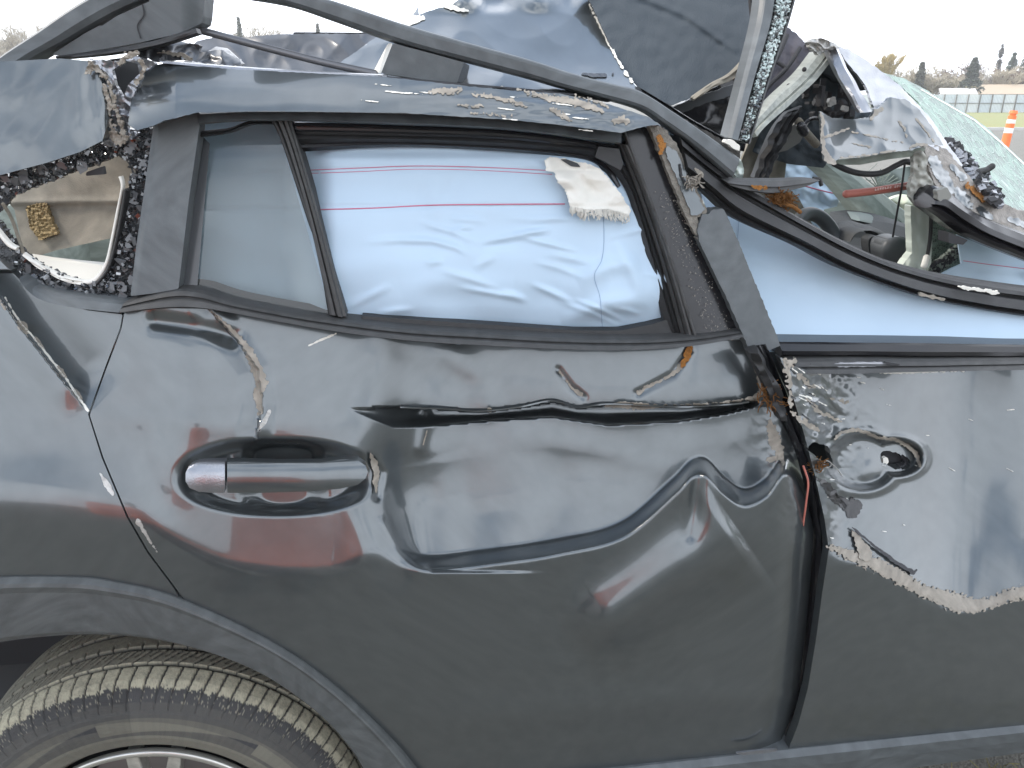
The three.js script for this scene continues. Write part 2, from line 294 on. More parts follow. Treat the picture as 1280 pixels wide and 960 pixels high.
  apply((x, y) => 0.008 * Math.exp(-(((x - 1085) / 22) ** 2) - (((y - 590) / 16) ** 2)), 1030, 545, 1150, 640);
  // quarter panel: sheet torn along a slant, its front side pushed in
  const tear = [[-10, 356], [20, 402], [50, 440], [80, 478], [112, 516]];
  apply((x, y) => { const [d, t, s] = lineDist(x, y, tear); const rise = s < 0 ? 0 : 1; const k = 1 - sm(0, 46, d); return rise ? 0.006 * k * (1 - sm(0.75, 1, t)) : -0.020 * (1 - sm(0, 90, d)) * (1 - sm(0.75, 1, t)); }, -60, 340, 160, 530);
  // rear door: torn skin from belt to handle, and facets beside it
  const split = [[265, 390], [298, 428], [322, 462], [328, 505], [322, 536]];
  apply((x, y) => { const [d, t, s] = lineDist(x, y, split); return s > 0 ? -0.007 * (1 - sm(0, 30, d)) : 0.005 * (1 - sm(0, 22, d)); }, 210, 380, 380, 560);
  apply((x, y) => { const d = lineDist(x, y, [[195, 402], [240, 408], [292, 421]])[0]; return -0.009 * Math.exp(-d * d / 130); }, 140, 360, 350, 480);
  apply((x, y) => { const d = lineDist(x, y, [[112, 520], [200, 525], [310, 537]]); return 0.0006 * Math.exp(-d[0] * d[0] / 200); }, 40, 440, 400, 620);
  for (const [l, a, w] of [[[[698, 462], [714, 484], [728, 496]], -0.003, 20], [[[862, 438], [840, 468], [797, 492]], -0.0035, 22], [[[465, 575], [476, 590], [472, 620]], -0.006, 30], [[[525, 560], [530, 535], [534, 520]], 0.004, 60], [[[480, 655], [500, 690], [525, 709]], 0.003, 60], [[[545, 570], [560, 630], [556, 690]], 0.0022, 420], [[[640, 545], [720, 556], [830, 585]], 0.0012, 300], [[[700, 600], [690, 650], [660, 690]], -0.002, 500], [[[560, 440], [600, 470], [610, 505]], 0.0024, 300], [[[470, 440], [520, 470], [600, 480]], -0.0016, 350]])
    apply((x, y) => { const d = lineDist(x, y, l)[0]; return a * Math.exp(-d * d / w); }, l[0][0] - 160, 320, l[0][0] + 310, 860);
  // handle dish of the rear door, with the finger scoops above and below the bar
  const el = (x, y, cx, cy, rx, ry, p = 2.6) => Math.pow(Math.pow(Math.abs((x - cx) / rx), p) + Math.pow(Math.abs((y - cy) / ry), p), 1 / p);
  apply((x, y) => { const d = el(x, y, 346, 596, 130, 50, 2.2); return -0.020 * (1 - sm(0.70, 1.03, d)); }, 190, 520, 500, 670);
  apply((x, y) => -0.045 * (1 - sm(0.66, 1.0, el(x, y, 354, 574, 54, 24, 3))), 280, 530, 430, 620);
  apply((x, y) => -0.016 * (1 - sm(0.45, 1.0, el(x, y, 354, 616, 60, 28, 2.2))), 280, 580, 430, 660);
}
const lookup = (F) => (px, py) => { const x = clamp((px - FX0) / FS, 0, FNX - 1.001), y = clamp((py - FY0) / FS, 0, FNY - 1.001), i = x | 0, j = y | 0, u = x - i, v = y - j, o = j * FNX + i; return lerp(lerp(F[o], F[o + 1], u), lerp(F[o + FNX], F[o + FNX + 1], u), v); };
const zf = lookup(field), zPlain = lookup(fieldPlain);

const CAVE = [[100, 0], [420, 0], [440, 0.001], [475, 0.014], [515, 0.031], [560, 0.036], [640, 0.037], [1400, 0.037]];
const EXTRA = [[600, 0], [700, 0], [780, 0.001], [845, 0.023], [882, 0.033], [930, 0.019], [960, 0.022], [1400, 0.022]];
const zCave = (x, y) => { if (x < 420) return 0; const xs = x - cub([[400, 52], [440, 46], [520, 26], [590, -4], [690, 16], [760, 24]], y), yb = cub(YB, x), v = x < 470 ? 1 - sm(640, 770, y) : lerp(1 - sm(640, 770, y), 1 - sm(yb - 20, yb + 6, y), sm(470, 530, x)); return -cub(CAVE, xs) * v * lerp(0.3, 1, sm(440, 640, y)) - cub(EXTRA, x) * v; };
const zRear = (x, y) => { const e = lin([[430, 940], [480, 958], [540, 985], [600, 1003], [680, 1016], [780, 1009], [870, 1000], [935, 972]], y), q = clamp((x - (e - 46)) / 46, 0, 1.4); return zf(x, y) + zCave(x, y) - 0.030 * q * q * sm(560, 620, y) * (1 - 0.6 * sm(860, 930, y)) - 0.008 * q * q; };
const QP = [[-70, 322], [0, 326], [18, 343], [36, 362], [62, 376], [110, 388], [153, 393], [150, 410], [131, 460], [110, 518], [127, 572], [158, 646], [184, 691], [212, 728], [224, 746], [150, 740], [100, 734], [-70, 734]];
const quarter = part('quarter_panel', sheet({ loops: [QP], z: zf, rim: 0.014 }), M.paint);
const RD = [[156, 388], [250, 376], [330, 388], [400, 402], [500, 416], [620, 428], [750, 434], [850, 432], [928, 424], [940, 440], [953, 475], [962, 502], [984, 542], [999, 575], [1011, 622], [1017, 665], [1013, 725], [1006, 800], [996, 880], [972, 936], [930, 942], [800, 955], [700, 965], [540, 985], [505, 955], [450, 895], [400, 850], [340, 812], [290, 786], [240, 762], [222, 738], [186, 690], [160.5, 646], [129.3, 572], [112.2, 519], [133, 461], [152, 411]];
const SPLIT = [[262, 386, 1], [272, 396, 1.5], [285, 409, 2.5], [300, 424, 3], [312, 440, 5], [320, 460, 7], [327, 478, 7], [322, 495, 5], [325, 515, 3]];
const rearDoor = part('rear_door', sheet({ loops: [RD], z: zRear, rim: 0.018 }), M.paint, car, 'dented rear door with a long fold and a body-coloured handle');
const FD = [[974, 445], [985, 470], [994, 505], [1006, 545], [1020, 600], [1031, 650], [1036, 688], [1028, 740], [1020, 800], [1010, 860], [998, 905], [985, 938], [1100, 926], [1280, 907], [1345, 901], [1345, 452], [1100, 458], [1000, 462]];
const frontHole = chainSdf([[1108, 572, 8], [1120, 576, 10], [1130, 579, 8]]);
const gapHole = chainSdf([[1018, 560, 7], [1028, 566, 10], [1036, 578, 5], [1040, 584, 2]]);
const frontDoor = part('front_door', sheet({ loops: [FD], z: zf, rim: 0.018, hole: (x, y) => Math.min(frontHole(x, y) + 2.5 * n3(x * 0.3, y * 0.3), gapHole(x, y) + 2 * n3(x * 0.3, y * 0.3, 3)) }), M.paint, car, 'front door with its handle torn out and a torn lower skin');
{ const yu2 = [[500, 509], [560, 511], [600, 514], [650, 508], [690, 501], [722, 509], [760, 505], [850, 508], [905, 506], [935, 502]]; part('folded_lip', strip(yu2.map((p) => [p[0], p[1] - 3, zRear(p[0], p[1] - 4) + 0.001]), yu2.map((p, i) => [p[0], p[1] + 1 + (i % 2), zRear(p[0], p[1] - 6) + 0.002]), [[0, 0], [0.3, 0.004], [0.65, 0.004], [1, -0.002]], { n: 120, thick: 0.004, wob: 0.0015, wobS: 5 }), M.paint, rearDoor); }
// dark space behind the gaps of the doors
part('door_jamb', sheet({ loops: [[[930, 425], [985, 425], [1060, 600], [1050, 720], [1020, 900], [960, 945], [955, 800], [980, 680], [950, 540]]], z: () => -1.13, step: 8, rim: 0 }), M.paint);
part('door_jamb', sheet({ loops: [[[95, 380], [175, 380], [175, 480], [150, 520], [210, 660], [250, 770], [200, 745], [120, 620], [95, 530]]], z: (x, y) => zf(x, y) - 0.007, step: 6, rim: 0 }), M.paint);
part('door_inside', sheet({ loops: [[[1095, 545], [1150, 545], [1150, 610], [1095, 610]]], z: () => -1.10, step: 8, rim: 0 }), M.darkTrim, frontDoor);
part('latch_clip', sheet({ loops: [[[1104, 573], [1107, 571.5], [1110, 573], [1111, 578], [1108, 581], [1104, 579.5]]], z: (x, y) => zf(1100, 575) - 0.004, step: 1.5, rim: 0.006, back: true }), M.creamPale, frontDoor);
for (let k = 0; k < 7; k++) { const a = -0.9 + k * 0.33, x = 1120 + Math.cos(a) * 14, y = 577 + Math.sin(a) * 9; part('latch_rib', sheet({ loops: [[[x - 2, y - 2], [x + 2, y - 2.5], [x + 2.4, y + 2], [x - 2, y + 2.4]]], z: (x, y) => zf(x, y) - 0.008, step: 1, rim: 0.012 }), M.darkTrim, frontDoor); }

// torn paint and filler: raw patches that stand a little proud, each with a broken outline
function chip(pts, parent, mat = M.primer, { z = parent === rearDoor ? zRear : zf, off = 0.0010, jag = 2.2, step = 1.25, rim = 0.0009, jagS = 0.22, name = 'torn_paint_edge', label } = {}) {
  const b = bounds([pts.map((p) => [p[0] - p[2], p[1] - p[2]]), pts.map((p) => [p[0] + p[2], p[1] + p[2]])], 5);
  return part(name, sheet({ sdf: chainSdf(pts), box: b, z: (x, y) => z(x, y) + off + 0.0005 * n3(x * 0.35, y * 0.35, 2), step, rim, jag, jagS }), mat, parent, label);
}
chip(SPLIT, rearDoor);
chip([[322, 538, 1], [330, 528, 3], [337, 514, 2]], rearDoor, M.bareMetal, { jag: 0.6 });
chip([[700, 465, 0.9], [708, 476, 0.8], [716, 486, 1.6], [726, 493, 2.4]], rearDoor, M.primer, { jag: 1.4 });
chip([[862, 440, 3], [855, 452, 3], [846, 464, 2.6], [830, 474, 1.1], [812, 482, 1.2], [798, 491, 2.6]], rearDoor, M.primer, { jag: 2 });
chip([[862, 436, 4], [858, 448, 4], [853, 456, 3]], rearDoor, M.rust, { off: 0.004, jag: 2, name: 'rust_patch' });
chip([[757, 508, 1], [775, 506, 4], [800, 508, 4.5], [825, 508, 1.6], [850, 507, 1.2], [890, 505, 1.2], [925, 501, 1.6], [945, 498, 3]], rearDoor, M.primer, { off: 0.014, jag: 1.8 });
chip([[612, 513, 3]], rearDoor, M.primer, { off: 0.014, jag: 1 });
chip([[463, 568, 1.5], [467, 578, 4], [471, 590, 3.4], [469, 603, 3.4], [470, 614, 1.6]], rearDoor, M.primer, { off: 0.006, jag: 1.6 });
chip([[529, 556, 0.7], [532, 545, 1], [534, 538, 0.6]], rearDoor, M.primer, { jag: 0.6 });
chip([[963, 530, 4], [968, 548, 8], [973, 562, 6], [980, 578, 2.6]], rearDoor, M.primer, { jag: 3 });
chip([[962, 575, 4], [970, 572, 3]], rearDoor, M.primer, { jag: 2 });
chip([[942, 452, 2.6], [948, 470, 2], [953, 488, 3], [944, 497, 2.4]], rearDoor, M.primer, { jag: 1.6 });
chip([[948, 458, 2.4], [953, 472, 2.4]], rearDoor, M.rust, { off: 0.004, jag: 1.5, name: 'rust_patch' });
for (const [x, y, w] of [[2, 380, 1.4], [28, 408, 6], [48, 428, 2.4], [77, 465, 3.2], [97, 492, 2.4]]) chip([[x - 4, y - 6, w * 0.4], [x, y, w], [x + 5, y + 7, w * 0.5]], quarter, M.primer, { jag: 1.2 });
chip([[6, 372, 0.8], [20, 396, 1], [50, 432, 1], [80, 470, 1], [110, 514, 1.6]], quarter, M.creamPale, { jag: 0.7 });
chip([[172, 652, 3], [182, 668, 1.6], [196, 690, 1]], rearDoor, M.bareMetal, { jag: 1.4 });
chip([[125, 592, 1], [134, 606, 4], [141, 618, 2]], quarter, M.bareMetal, { jag: 0.8 });
chip([[386, 432, 0.8], [404, 424, 1.6], [420, 417, 0.8]], rearDoor, M.creamPale, { jag: 0.7 });
// front door: long torn lower edge
chip([[1036, 684, 2], [1052, 690, 5], [1075, 698, 7], [1100, 708, 8], [1125, 722, 8], [1150, 737, 7], [1172, 745, 9], [1195, 753, 11], [1215, 758, 9], [1238, 754, 6], [1260, 745, 8], [1300, 738, 7], [1345, 735, 6]], frontDoor, M.primer, { off: 0.002, jag: 4.5, jagS: 0.30, label: 'long torn cream edge of the front door skin' });
chip([[1066, 664, 1], [1073, 676, 5], [1082, 692, 9]], frontDoor, M.primer, { off: 0.004, jag: 2 });
chip([[1066, 660, 1.2], [1090, 680, 1.4], [1120, 703, 2], [1142, 716, 2.4], [1146, 713, 1]], frontDoor, M.darkTrim, { off: 0.005, jag: 1, name: 'paint_flap' });
chip([[1046, 618, 2], [1056, 628, 5], [1066, 640, 8], [1072, 632, 6], [1064, 624, 3]], frontDoor, M.gloss, { jag: 2, name: 'paint_flap' });
chip([[1020, 596, 1], [1034, 608, 5], [1044, 622, 6], [1056, 634, 3]], frontDoor, M.gloss, { jag: 2, name: 'paint_flap' });
for (const c of [[[980, 450, 3], [986, 470, 3.4], [988, 495, 2], [988, 508, 2.4]], [[989, 515, 1.6], [1002, 526, 3], [1013, 532, 3], [1022, 538, 1.6]], [[1000, 470, 3], [1012, 482, 3], [1020, 486, 1.4]], [[1010, 500, 1.4], [1020, 512, 3], [1030, 518, 1]], [[1034, 518, 1.4], [1048, 526, 2.2], [1054, 528, 1]], [[986, 455, 6], [992, 452, 3]], [[1034, 498, 0.7], [1048, 500, 1.1], [1062, 503, 0.6]]]) chip(c, frontDoor, M.primer, { jag: 3.4, name: 'scraped_paint', off: 0.0006 });
chip([[1044, 548, 1.4], [1052, 541, 1.8], [1068, 537, 2], [1085, 541, 2], [1097, 547, 2], [1118, 549, 2], [1134, 557, 2.4], [1145, 567, 2.6], [1150, 582, 1.4]], frontDoor, M.primer, { off: 0.004, jag: 1.4, jagS: 0.3 });
{ const q = rng(11); for (let k = 0; k < 26; k++) { const x = 985 + q() * 45, y = 455 + q() * 75, a = 0.25 + q() * 0.5, L = 3 + q() * 9; chip([[x, y, 0.5], [x + L * Math.cos(a), y + L * Math.sin(a), 0.4 + q() * 0.7]], frontDoor, q() < 0.6 ? M.creamPale : M.gloss, { jag: 0.4, name: 'scraped_paint', step: 1 }); } }
{ const q = rng(12); for (let k = 0; k < 20; k++) { const x = 1030 + q() * 240, y = 468 + q() * 220, L = 2 + q() * 8, a = (q() - 0.3) * 0.7; chip([[x, y, 0.3], [x + L * Math.cos(a), y + L * Math.sin(a), 0.35 + q() * 0.3]], frontDoor, M.creamPale, { jag: 0.2, name: 'scraped_paint', step: 0.8, off: 0.0008, rim: 0.0006 }); } }
chip([[1100, 466.5, 0.6], [1125, 466, 1.3], [1160, 465, 1], [1205, 464, 0.8]], frontDoor, M.creamPale, { jag: 0.9, name: 'scraped_paint' });
// fibres, wire and strips caught in the gap between the doors
function tuft(c, n, L, r, mat, name, parent = car, label, spread = 1, seed = 3) {
  const q = rng(seed), g = [];
  for (let k = 0; k < n; k++) { const p = c.clone().add(new V3((q() - 0.5) * L * 1.3 * spread, (q() - 0.5) * L * spread, (q() - 0.5) * L * 0.6)), a = [p]; let d = new V3(q() - 0.5, q() - 0.5, q() - 0.3).normalize(); for (let s = 0; s < 3; s++) { d.add(new V3(q() - 0.5, q() - 0.5, q() - 0.5).multiplyScalar(1.2)).normalize(); a.push(a[s].clone().addScaledVector(d, L * 0.3)); } g.push(tubeW(a, r, 6, 4)); }
  return part(name, g, mat, parent, label);
}
tuft(P(1021, 582, -0.985), 60, 0.014, 0.0007, M.rust, 'orange_fibre_tuft');
tuft(P(966, 500, -1.0), 50, 0.02, 0.0008, M.rust, 'orange_fibre_tuft', car, undefined, 1, 8); tuft(P(958, 487, -1.0), 40, 0.018, 0.0008, M.rust, 'orange_fibre_tuft', car, undefined, 1, 9);
part('copper_wire', tube([[1004, 582, -0.975], [1010, 602, -0.968], [1008, 625, -0.965], [1003, 661, -0.965]], 0.0016, 30, 6), M.hose);
{ const pts = []; for (let k = 0; k <= 16; k++) { const a = k / 16 * 7; pts.push([1034 + Math.cos(a) * (5 - k * 0.1) + (k > 12 ? (k - 12) * 4 : 0), 580 + Math.sin(a) * (5 - k * 0.1) + (k > 12 ? (k - 12) * 3 : 0), -0.985]); } part('coiled_wire', tube(pts, 0.0009, 50, 6), M.bareMetal); }
part('gap_flange', strip([[944, 432, -1.03], [966, 480, -1.02], [986, 530, -1.0], [1004, 580, -0.985], [1018, 640, -0.975], [1022, 690, -0.97], [1014, 780, -0.965], [1004, 870, -0.965], [978, 934, -0.965]], [[958, 430, -1.03], [980, 480, -1.02], [996, 530, -1.0], [1014, 580, -0.985], [1026, 640, -0.975], [1031, 690, -0.97], [1022, 780, -0.965], [1010, 870, -0.965], [983, 934, -0.965]], [[0, -0.004], [0.3, 0.004], [0.6, 0], [0.8, 0.006], [1, 0]], { n: 90, wob: 0.006, wobS: 3 }), M.gloss);
part('gap_seal', strip([[936, 440, -1.0], [955, 478, -0.99], [975, 525, -0.98]], [[950, 436, -1.0], [970, 476, -0.99], [986, 522, -0.98]], [[0, 0], [0.5, 0.008], [1, 0]], { n: 50, wob: 0.02, wobS: 2 }), M.rubber);

// rear door handle: bar, lock cap and the gap between them
const zh = (x, y) => zPlain(x, y) - 0.002;
const bulge = (y, c, r, a) => a * Math.sqrt(Math.max(0.02, 1 - ((y - c) / r) ** 2));
const HB = curve([[284, 577], [305, 577], [350, 578], [400, 577.5], [432, 573], [450, 576], [459, 586], [459, 597], [448, 607], [425, 612], [380, 615], [330, 616], [284, 616]], 90, true);
const hy = (x) => lin([[284, 596.5], [400, 596], [460, 591]], x);
const handle = part('door_handle', sheet({ loops: [[[284, 577], [303, 577], [345, 578.5], [400, 578], [430, 573.5], [447, 575], [457, 582], [460, 590], [457, 598], [447, 606], [425, 611], [380, 614.5], [330, 616], [284, 616]]], z: (x, y) => zh(x, y) + bulge(y, hy(x) + 2, 24, 0.018) + 0.002 * Math.sin(Math.PI * (x - 284) / 176), step: 1.5, rim: 0.012 }), M.paint, rearDoor, 'body-coloured pull handle of the rear door');
part('lock_cap', sheet({ loops: [[[281, 577], [262, 577], [246, 578.5], [236, 583], [232, 591], [232, 602], [237, 610], [248, 614.5], [262, 615.8], [281, 616]]], z: (x, y) => zh(x, y) + bulge(y, 599, 24, 0.018) - 0.009 * (1 - Math.sqrt(clamp(1 - ((281 - x) / 52) ** 2))), step: 1.5, rim: 0.012 }), M.silver, handle);

// ---------- sill, wheel arch, wheel ----------
const AO = [[-70, 730], [0, 720], [100, 720], [150, 727], [200, 738], [250, 757], [300, 780], [340, 801], [380, 826], [420, 857], [450, 884], [490, 925], [520, 962], [555, 1012]];
const AI = [[-70, 822], [0, 803], [80, 794], [150, 794], [210, 802], [270, 818], [320, 838], [360, 862], [400, 893], [430, 925], [452, 958], [476, 1012]];
const wz = (a, z) => a.map((p) => [p[0], p[1], z]);
part('wheel_arch_trim', strip(wz(AO, -0.940), wz(AI, -0.936), [[0, 0.004], [0.05, 0.0115], [0.1, 0.013], [0.2, 0.010], [0.55, 0.010], [0.88, 0.008], [0.97, 0.003], [1, -0.003]], { n: 120, thick: 0.03 }), M.cladding);
part('wheel_well_liner', strip(wz(AI, -0.96), wz(AI.map((p) => [p[0] - 5, p[1] - 60]), -1.42), [[0, 0], [1, 0]], { n: 60, thick: 0.004 }), M.dark);
part('wheel_well_liner', sheet({ loops: [[[-200, 560], [600, 560], [600, 1300], [-200, 1300]]], z: () => -1.42, step: 40, rim: 0 }), M.dark);
const WC = new V3(-0.463, 0.323, 0);
{ const w = new THREE.Group(); w.name = 'rear_wheel'; car.add(w);
  // tyre: profile swept round the axle, tread grooves and sipes pressed into it
  const prof = []; const add = (z, r, n) => { const l = prof[prof.length - 1]; if (l) for (let k = 1; k <= n; k++) prof.push([lerp(l[0], z, k / n), lerp(l[1], r, k / n)]); else prof.push([z, r]); };
  add(-0.985, 0.214, 1); add(-0.968, 0.226, 3); add(-0.9615, 0.245, 10); add(-0.9605, 0.262, 14); add(-0.9625, 0.283, 16); add(-0.9640, 0.290, 3); add(-0.9655, 0.2905, 1); add(-0.9700, 0.303, 5); add(-0.979, 0.317, 6); add(-0.992, 0.3285, 8); add(-1.01, 0.3345, 12); add(-1.06, 0.3385, 26); add(-1.12, 0.3385, 26); add(-1.165, 0.333, 14); add(-1.185, 0.315, 5); add(-1.19, 0.27, 3); add(-1.17, 0.214, 3);
  const NT = 1560, K = prof.length, pos = [], col = [], uv = [], idx = [], q = rng(5);
  const grooves = [[-1.018, 0.0042], [-1.052, 0.005], [-1.092, 0.005], [-1.130, 0.0042]], pitch = 2 * Math.PI / 94;
  for (let i = 0; i <= NT; i++) { const th = i / NT * 2 * Math.PI, ii = i % NT, t2 = ii / NT * 2 * Math.PI;
    for (let k = 0; k < K; k++) { const [z, r] = prof[k]; let dr = 0, dz = 0;
      if (r > 0.2905 && z < -0.9665 && z > -1.185) {
        for (const [g, w2] of grooves) dr = Math.max(dr, 0.0065 * (1 - sm(w2 * 0.45, w2 * 0.75, Math.abs(z - g))));
        const ph = (a) => { const v = ((a % pitch) + pitch) % pitch; return Math.min(v, pitch - v) * 0.33; };
        if (z > -1.014) { const gap = ph(t2 + (z + 1.0) * 0.5); const wid = lerp(0.0011, 0.0026, sm(-0.97, -0.996, z)) ; dr = Math.max(dr, 0.004 * (1 - sm(wid * 0.4, wid * 0.8, gap)) * sm(-1.0165, -1.012, z)); }
        else if (z > -1.048) { const gap = ph(t2 * 1.0 + (z + 1.03) * 2.6), g2 = ph(t2 + pitch / 2 + (z + 1.03) * 2.6); dr = Math.max(dr, 0.004 * (1 - sm(0.0008, 0.0015, gap)), (z < -1.034 ? 0.0025 : 0) * (1 - sm(0.0006, 0.0012, g2))); }
        else if (z > -1.088) { const gap = ph(t2 + 0.01); dr = Math.max(dr, (z > -1.066 ? 0.004 : 0) * (1 - sm(0.0008, 0.0015, gap))); }
        else { const gap = ph(t2 + (z + 1.1) * 2.4); dr = Math.max(dr, 0.0035 * (1 - sm(0.0008, 0.0015, gap))); }
      }
      const rr = r - dr;
      pos.push(WC.x + rr * Math.sin(th), WC.y + rr * Math.cos(th), z + dz); uv.push(th * r, z + r);
      // dry mud in the tread and on the shoulder, ending in a broken line; swept faint bands on the side wall
      const sx = Math.sin(t2), cx = Math.cos(t2);
      const nn = fbm(sx * 40, cx * 40, z * 130, 3), fine = n3(sx * 160, cx * 160, z * 500);
      let d = 0;
      if (z < -0.97 && r > 0.29) { const edge = -0.983 + 0.007 * nn + 0.004 * fine; d = z < edge ? clamp(0.85 + 0.5 * nn + 0.35 * fine) * (dr > 0.002 ? 0.12 : 1) * (z < -1.022 ? 0.5 : 1) : (fine > 0.42 ? 0.5 : 0.03); }
      else if (r < 0.283) { const a2 = ((t2 + 20) % 0.9) / 0.9, band = (r - 0.252) / 0.028; const sw = 0.15 + 0.75 * a2 * a2, sw2 = 0.55 + 0.4 * (1 - a2); d = r > 0.25 ? 0.12 + 0.18 * sm(sw - 0.03, sw + 0.03, band) - 0.12 * sm(sw2 - 0.02, sw2 + 0.02, band) : 0.30; d += 0.07 * nn; }
      else d = 0.08 + 0.05 * nn;
      d = clamp(d); col.push(lerp(0.034, 0.36, d), lerp(0.035, 0.34, d), lerp(0.038, 0.25, d));
    } }
  for (let i = 0; i < NT; i++) for (let k = 0; k + 1 < K; k++) { const a = i * K + k, b = a + K; idx.push(a, a + 1, b, b, a + 1, b + 1); }
  const g = new THREE.BufferGeometry(); g.setAttribute('position', new THREE.Float32BufferAttribute(pos, 3)); g.setAttribute('uv', new THREE.Float32BufferAttribute(uv, 2)); g.setAttribute('color', new THREE.Float32BufferAttribute(col, 3)); g.setIndex(idx); g.computeVertexNormals();
  part('tyre', g, std([1, 1, 1], { vertexColors: true, roughness: 0.85, ...bump(grain, 10, 0.0012) }), w);
  // alloy rim
  const lathe = (pts, n = 140) => { const l = new THREE.LatheGeometry(pts.map((p) => new THREE.Vector2(p[1], p[0])), n); l.rotateX(Math.PI / 2); l.translate(WC.x, WC.y, 0); return l; };
  const rimMat = std([0.68, 0.67, 0.63], { metalness: 0.75, roughness: 0.32, map: again(grime, 5) });
  const rimG = [lathe([[-0.975, 0.2135], [-0.966, 0.2165], [-0.9625, 0.2135], [-0.9635, 0.207], [-0.972, 0.203], [-0.99, 0.199]])];
  const rim = part('rim', rimG, rimMat, w);
  part('rim_barrel', lathe([[-0.985, 0.2], [-1.0, 0.196], [-1.1, 0.19], [-1.16, 0.205]]), M.darkTrim, rim);
  for (let k = 0; k < 10; k++) { const a = 0.09 + (Math.floor(k / 2) * 72 + (k % 2 ? 9 : -9)) * Math.PI / 180, s = new THREE.Shape(); s.moveTo(-0.011, 0.05); s.lineTo(-0.008, 0.203); s.lineTo(0.008, 0.203); s.lineTo(0.011, 0.05); const e = new THREE.ExtrudeGeometry(s, { depth: 0.022, bevelEnabled: true, bevelSize: 0.002, bevelThickness: 0.002, bevelSegments: 2 }); e.rotateZ(-a); e.translate(WC.x, WC.y, -0.995); part('spoke', e, rimMat, rim); }
  part('hub_cap', lathe([[-0.972, 0.0001], [-0.972, 0.05], [-0.985, 0.06], [-1.0, 0.06]], 48), rimMat, rim);
  part('brake_disc', lathe([[-1.06, 0.0001], [-1.06, 0.15], [-1.08, 0.15]], 64), std([0.22, 0.2, 0.19], { metalness: 0.6, roughness: 0.5 }), w);
}
part('sill', strip([[490, 992, -0.945], [700, 969, -0.943], [930, 943, -0.942], [1100, 925, -0.942], [1280, 906, -0.942], [1345, 899, -0.942]], [[480, 1040, -0.97], [700, 1020, -0.97], [935, 990, -0.97], [1100, 970, -0.97], [1280, 944, -0.97], [1345, 934, -0.97]], [[0, 0.0], [0.06, 0.012], [0.3, 0.014], [0.36, 0.008], [0.8, 0.006], [1, -0.02]], { n: 60, thick: 0.08 }), M.plastic);
part('sill_clip', sheet({ loops: [[[918, 941.5], [950, 938], [972, 936.5], [969, 939.5], [930, 944]]], z: () => -0.929, step: 1, rim: 0.003 }), M.silver);
// floor pan and far wall, so that the cabin and the wheel wells are closed
{ const bx = (x0, x1, y0, y1, z0, z1) => { const b = new THREE.BoxGeometry(x1 - x0, y1 - y0, z1 - z0); b.translate((x0 + x1) / 2, (y0 + y1) / 2, (z0 + z1) / 2); return b; };
  part('floor_pan', bx(-1.1, 1.9, 0.30, 0.36, -2.7, -1.1), std([0.10, 0.10, 0.10], { roughness: 1 }));
  part('cabin_far_side', [bx(-1.1, 1.75, 0.36, 1.12, -2.74, -2.68), bx(-1.16, -1.1, 0.3, 1.2, -2.7, -1.1), bx(1.75, 1.82, 0.3, 1.0, -2.7, -1.0)], M.greyTrim);
}
// ================= greenhouse =================
const zs = (d = 0) => (x, y) => zg(x, y) + d;
const withZ = (a, d = 0) => a.map((p) => [p[0], p[1], zg(p[0], p[1]) + d]);
// belt mouldings
const beltProf = [[0, 0], [0.08, 0.006], [0.3, 0.008], [0.36, 0.003], [0.45, 0.0035], [0.52, 0.009], [0.85, 0.008], [1, 0]];
part('belt_moulding', strip(withZ([[157, 377], [215, 362], [250, 363], [300, 378], [400, 396], [500, 408], [600, 415], [750, 422], [850, 420], [924, 411]], 0.012), withZ([[151, 391], [205, 386], [250, 386], [300, 393], [400, 411], [500, 425], [600, 432], [750, 438], [850, 434], [927, 421]], 0.026), beltProf, { n: 120, thick: 0.06, wob: 0.0015, wobS: 7 }), M.rubberGrey);
part('belt_moulding', strip(withZ([[26, 346], [40, 357], [62, 364], [100, 370], [158, 377]], 0.010), withZ([[32, 356], [50, 372], [75, 381], [110, 387], [150, 391]], 0.022), [[0, 0], [0.15, 0.007], [0.85, 0.008], [1, 0]], { n: 50, thick: 0.05 }), M.plastic);
// rear quarter window: its glued frame with the rest of the broken tinted glass
const QH = [[-30, 262], [0, 264], [14, 246], [36, 236], [62, 226], [100, 212], [128, 202], [146, 194], [156, 199], [164, 214], [160, 240], [154, 262], [148, 292], [142, 322], [131, 344], [112, 355], [84, 348], [55, 335], [32, 320], [8, 292], [-2, 276], [-30, 272]];
part('quarter_window_frame', sheet({ loops: [[[-70, 230], [0, 216], [62, 204], [128, 180], [150, 164], [196, 160], [196, 200], [180, 376], [158, 384], [62, 376], [20, 350], [-10, 322], [-70, 300]], QH], z: (x, y) => zg(x, y) - 0.018 + 0.003 * ridged(x, y, 1 / 22, 1) + 0.004 * n3(x / 9, y / 9), step: 2, rim: 0.012, jag: 3, jagS: 0.25 }), std([0.05, 0.052, 0.056], { roughness: 0.42, map: again(grime, 8), ...bump(grain, 5, 0.003) }), car, 'black quarter window frame with remnants of broken tinted glass');
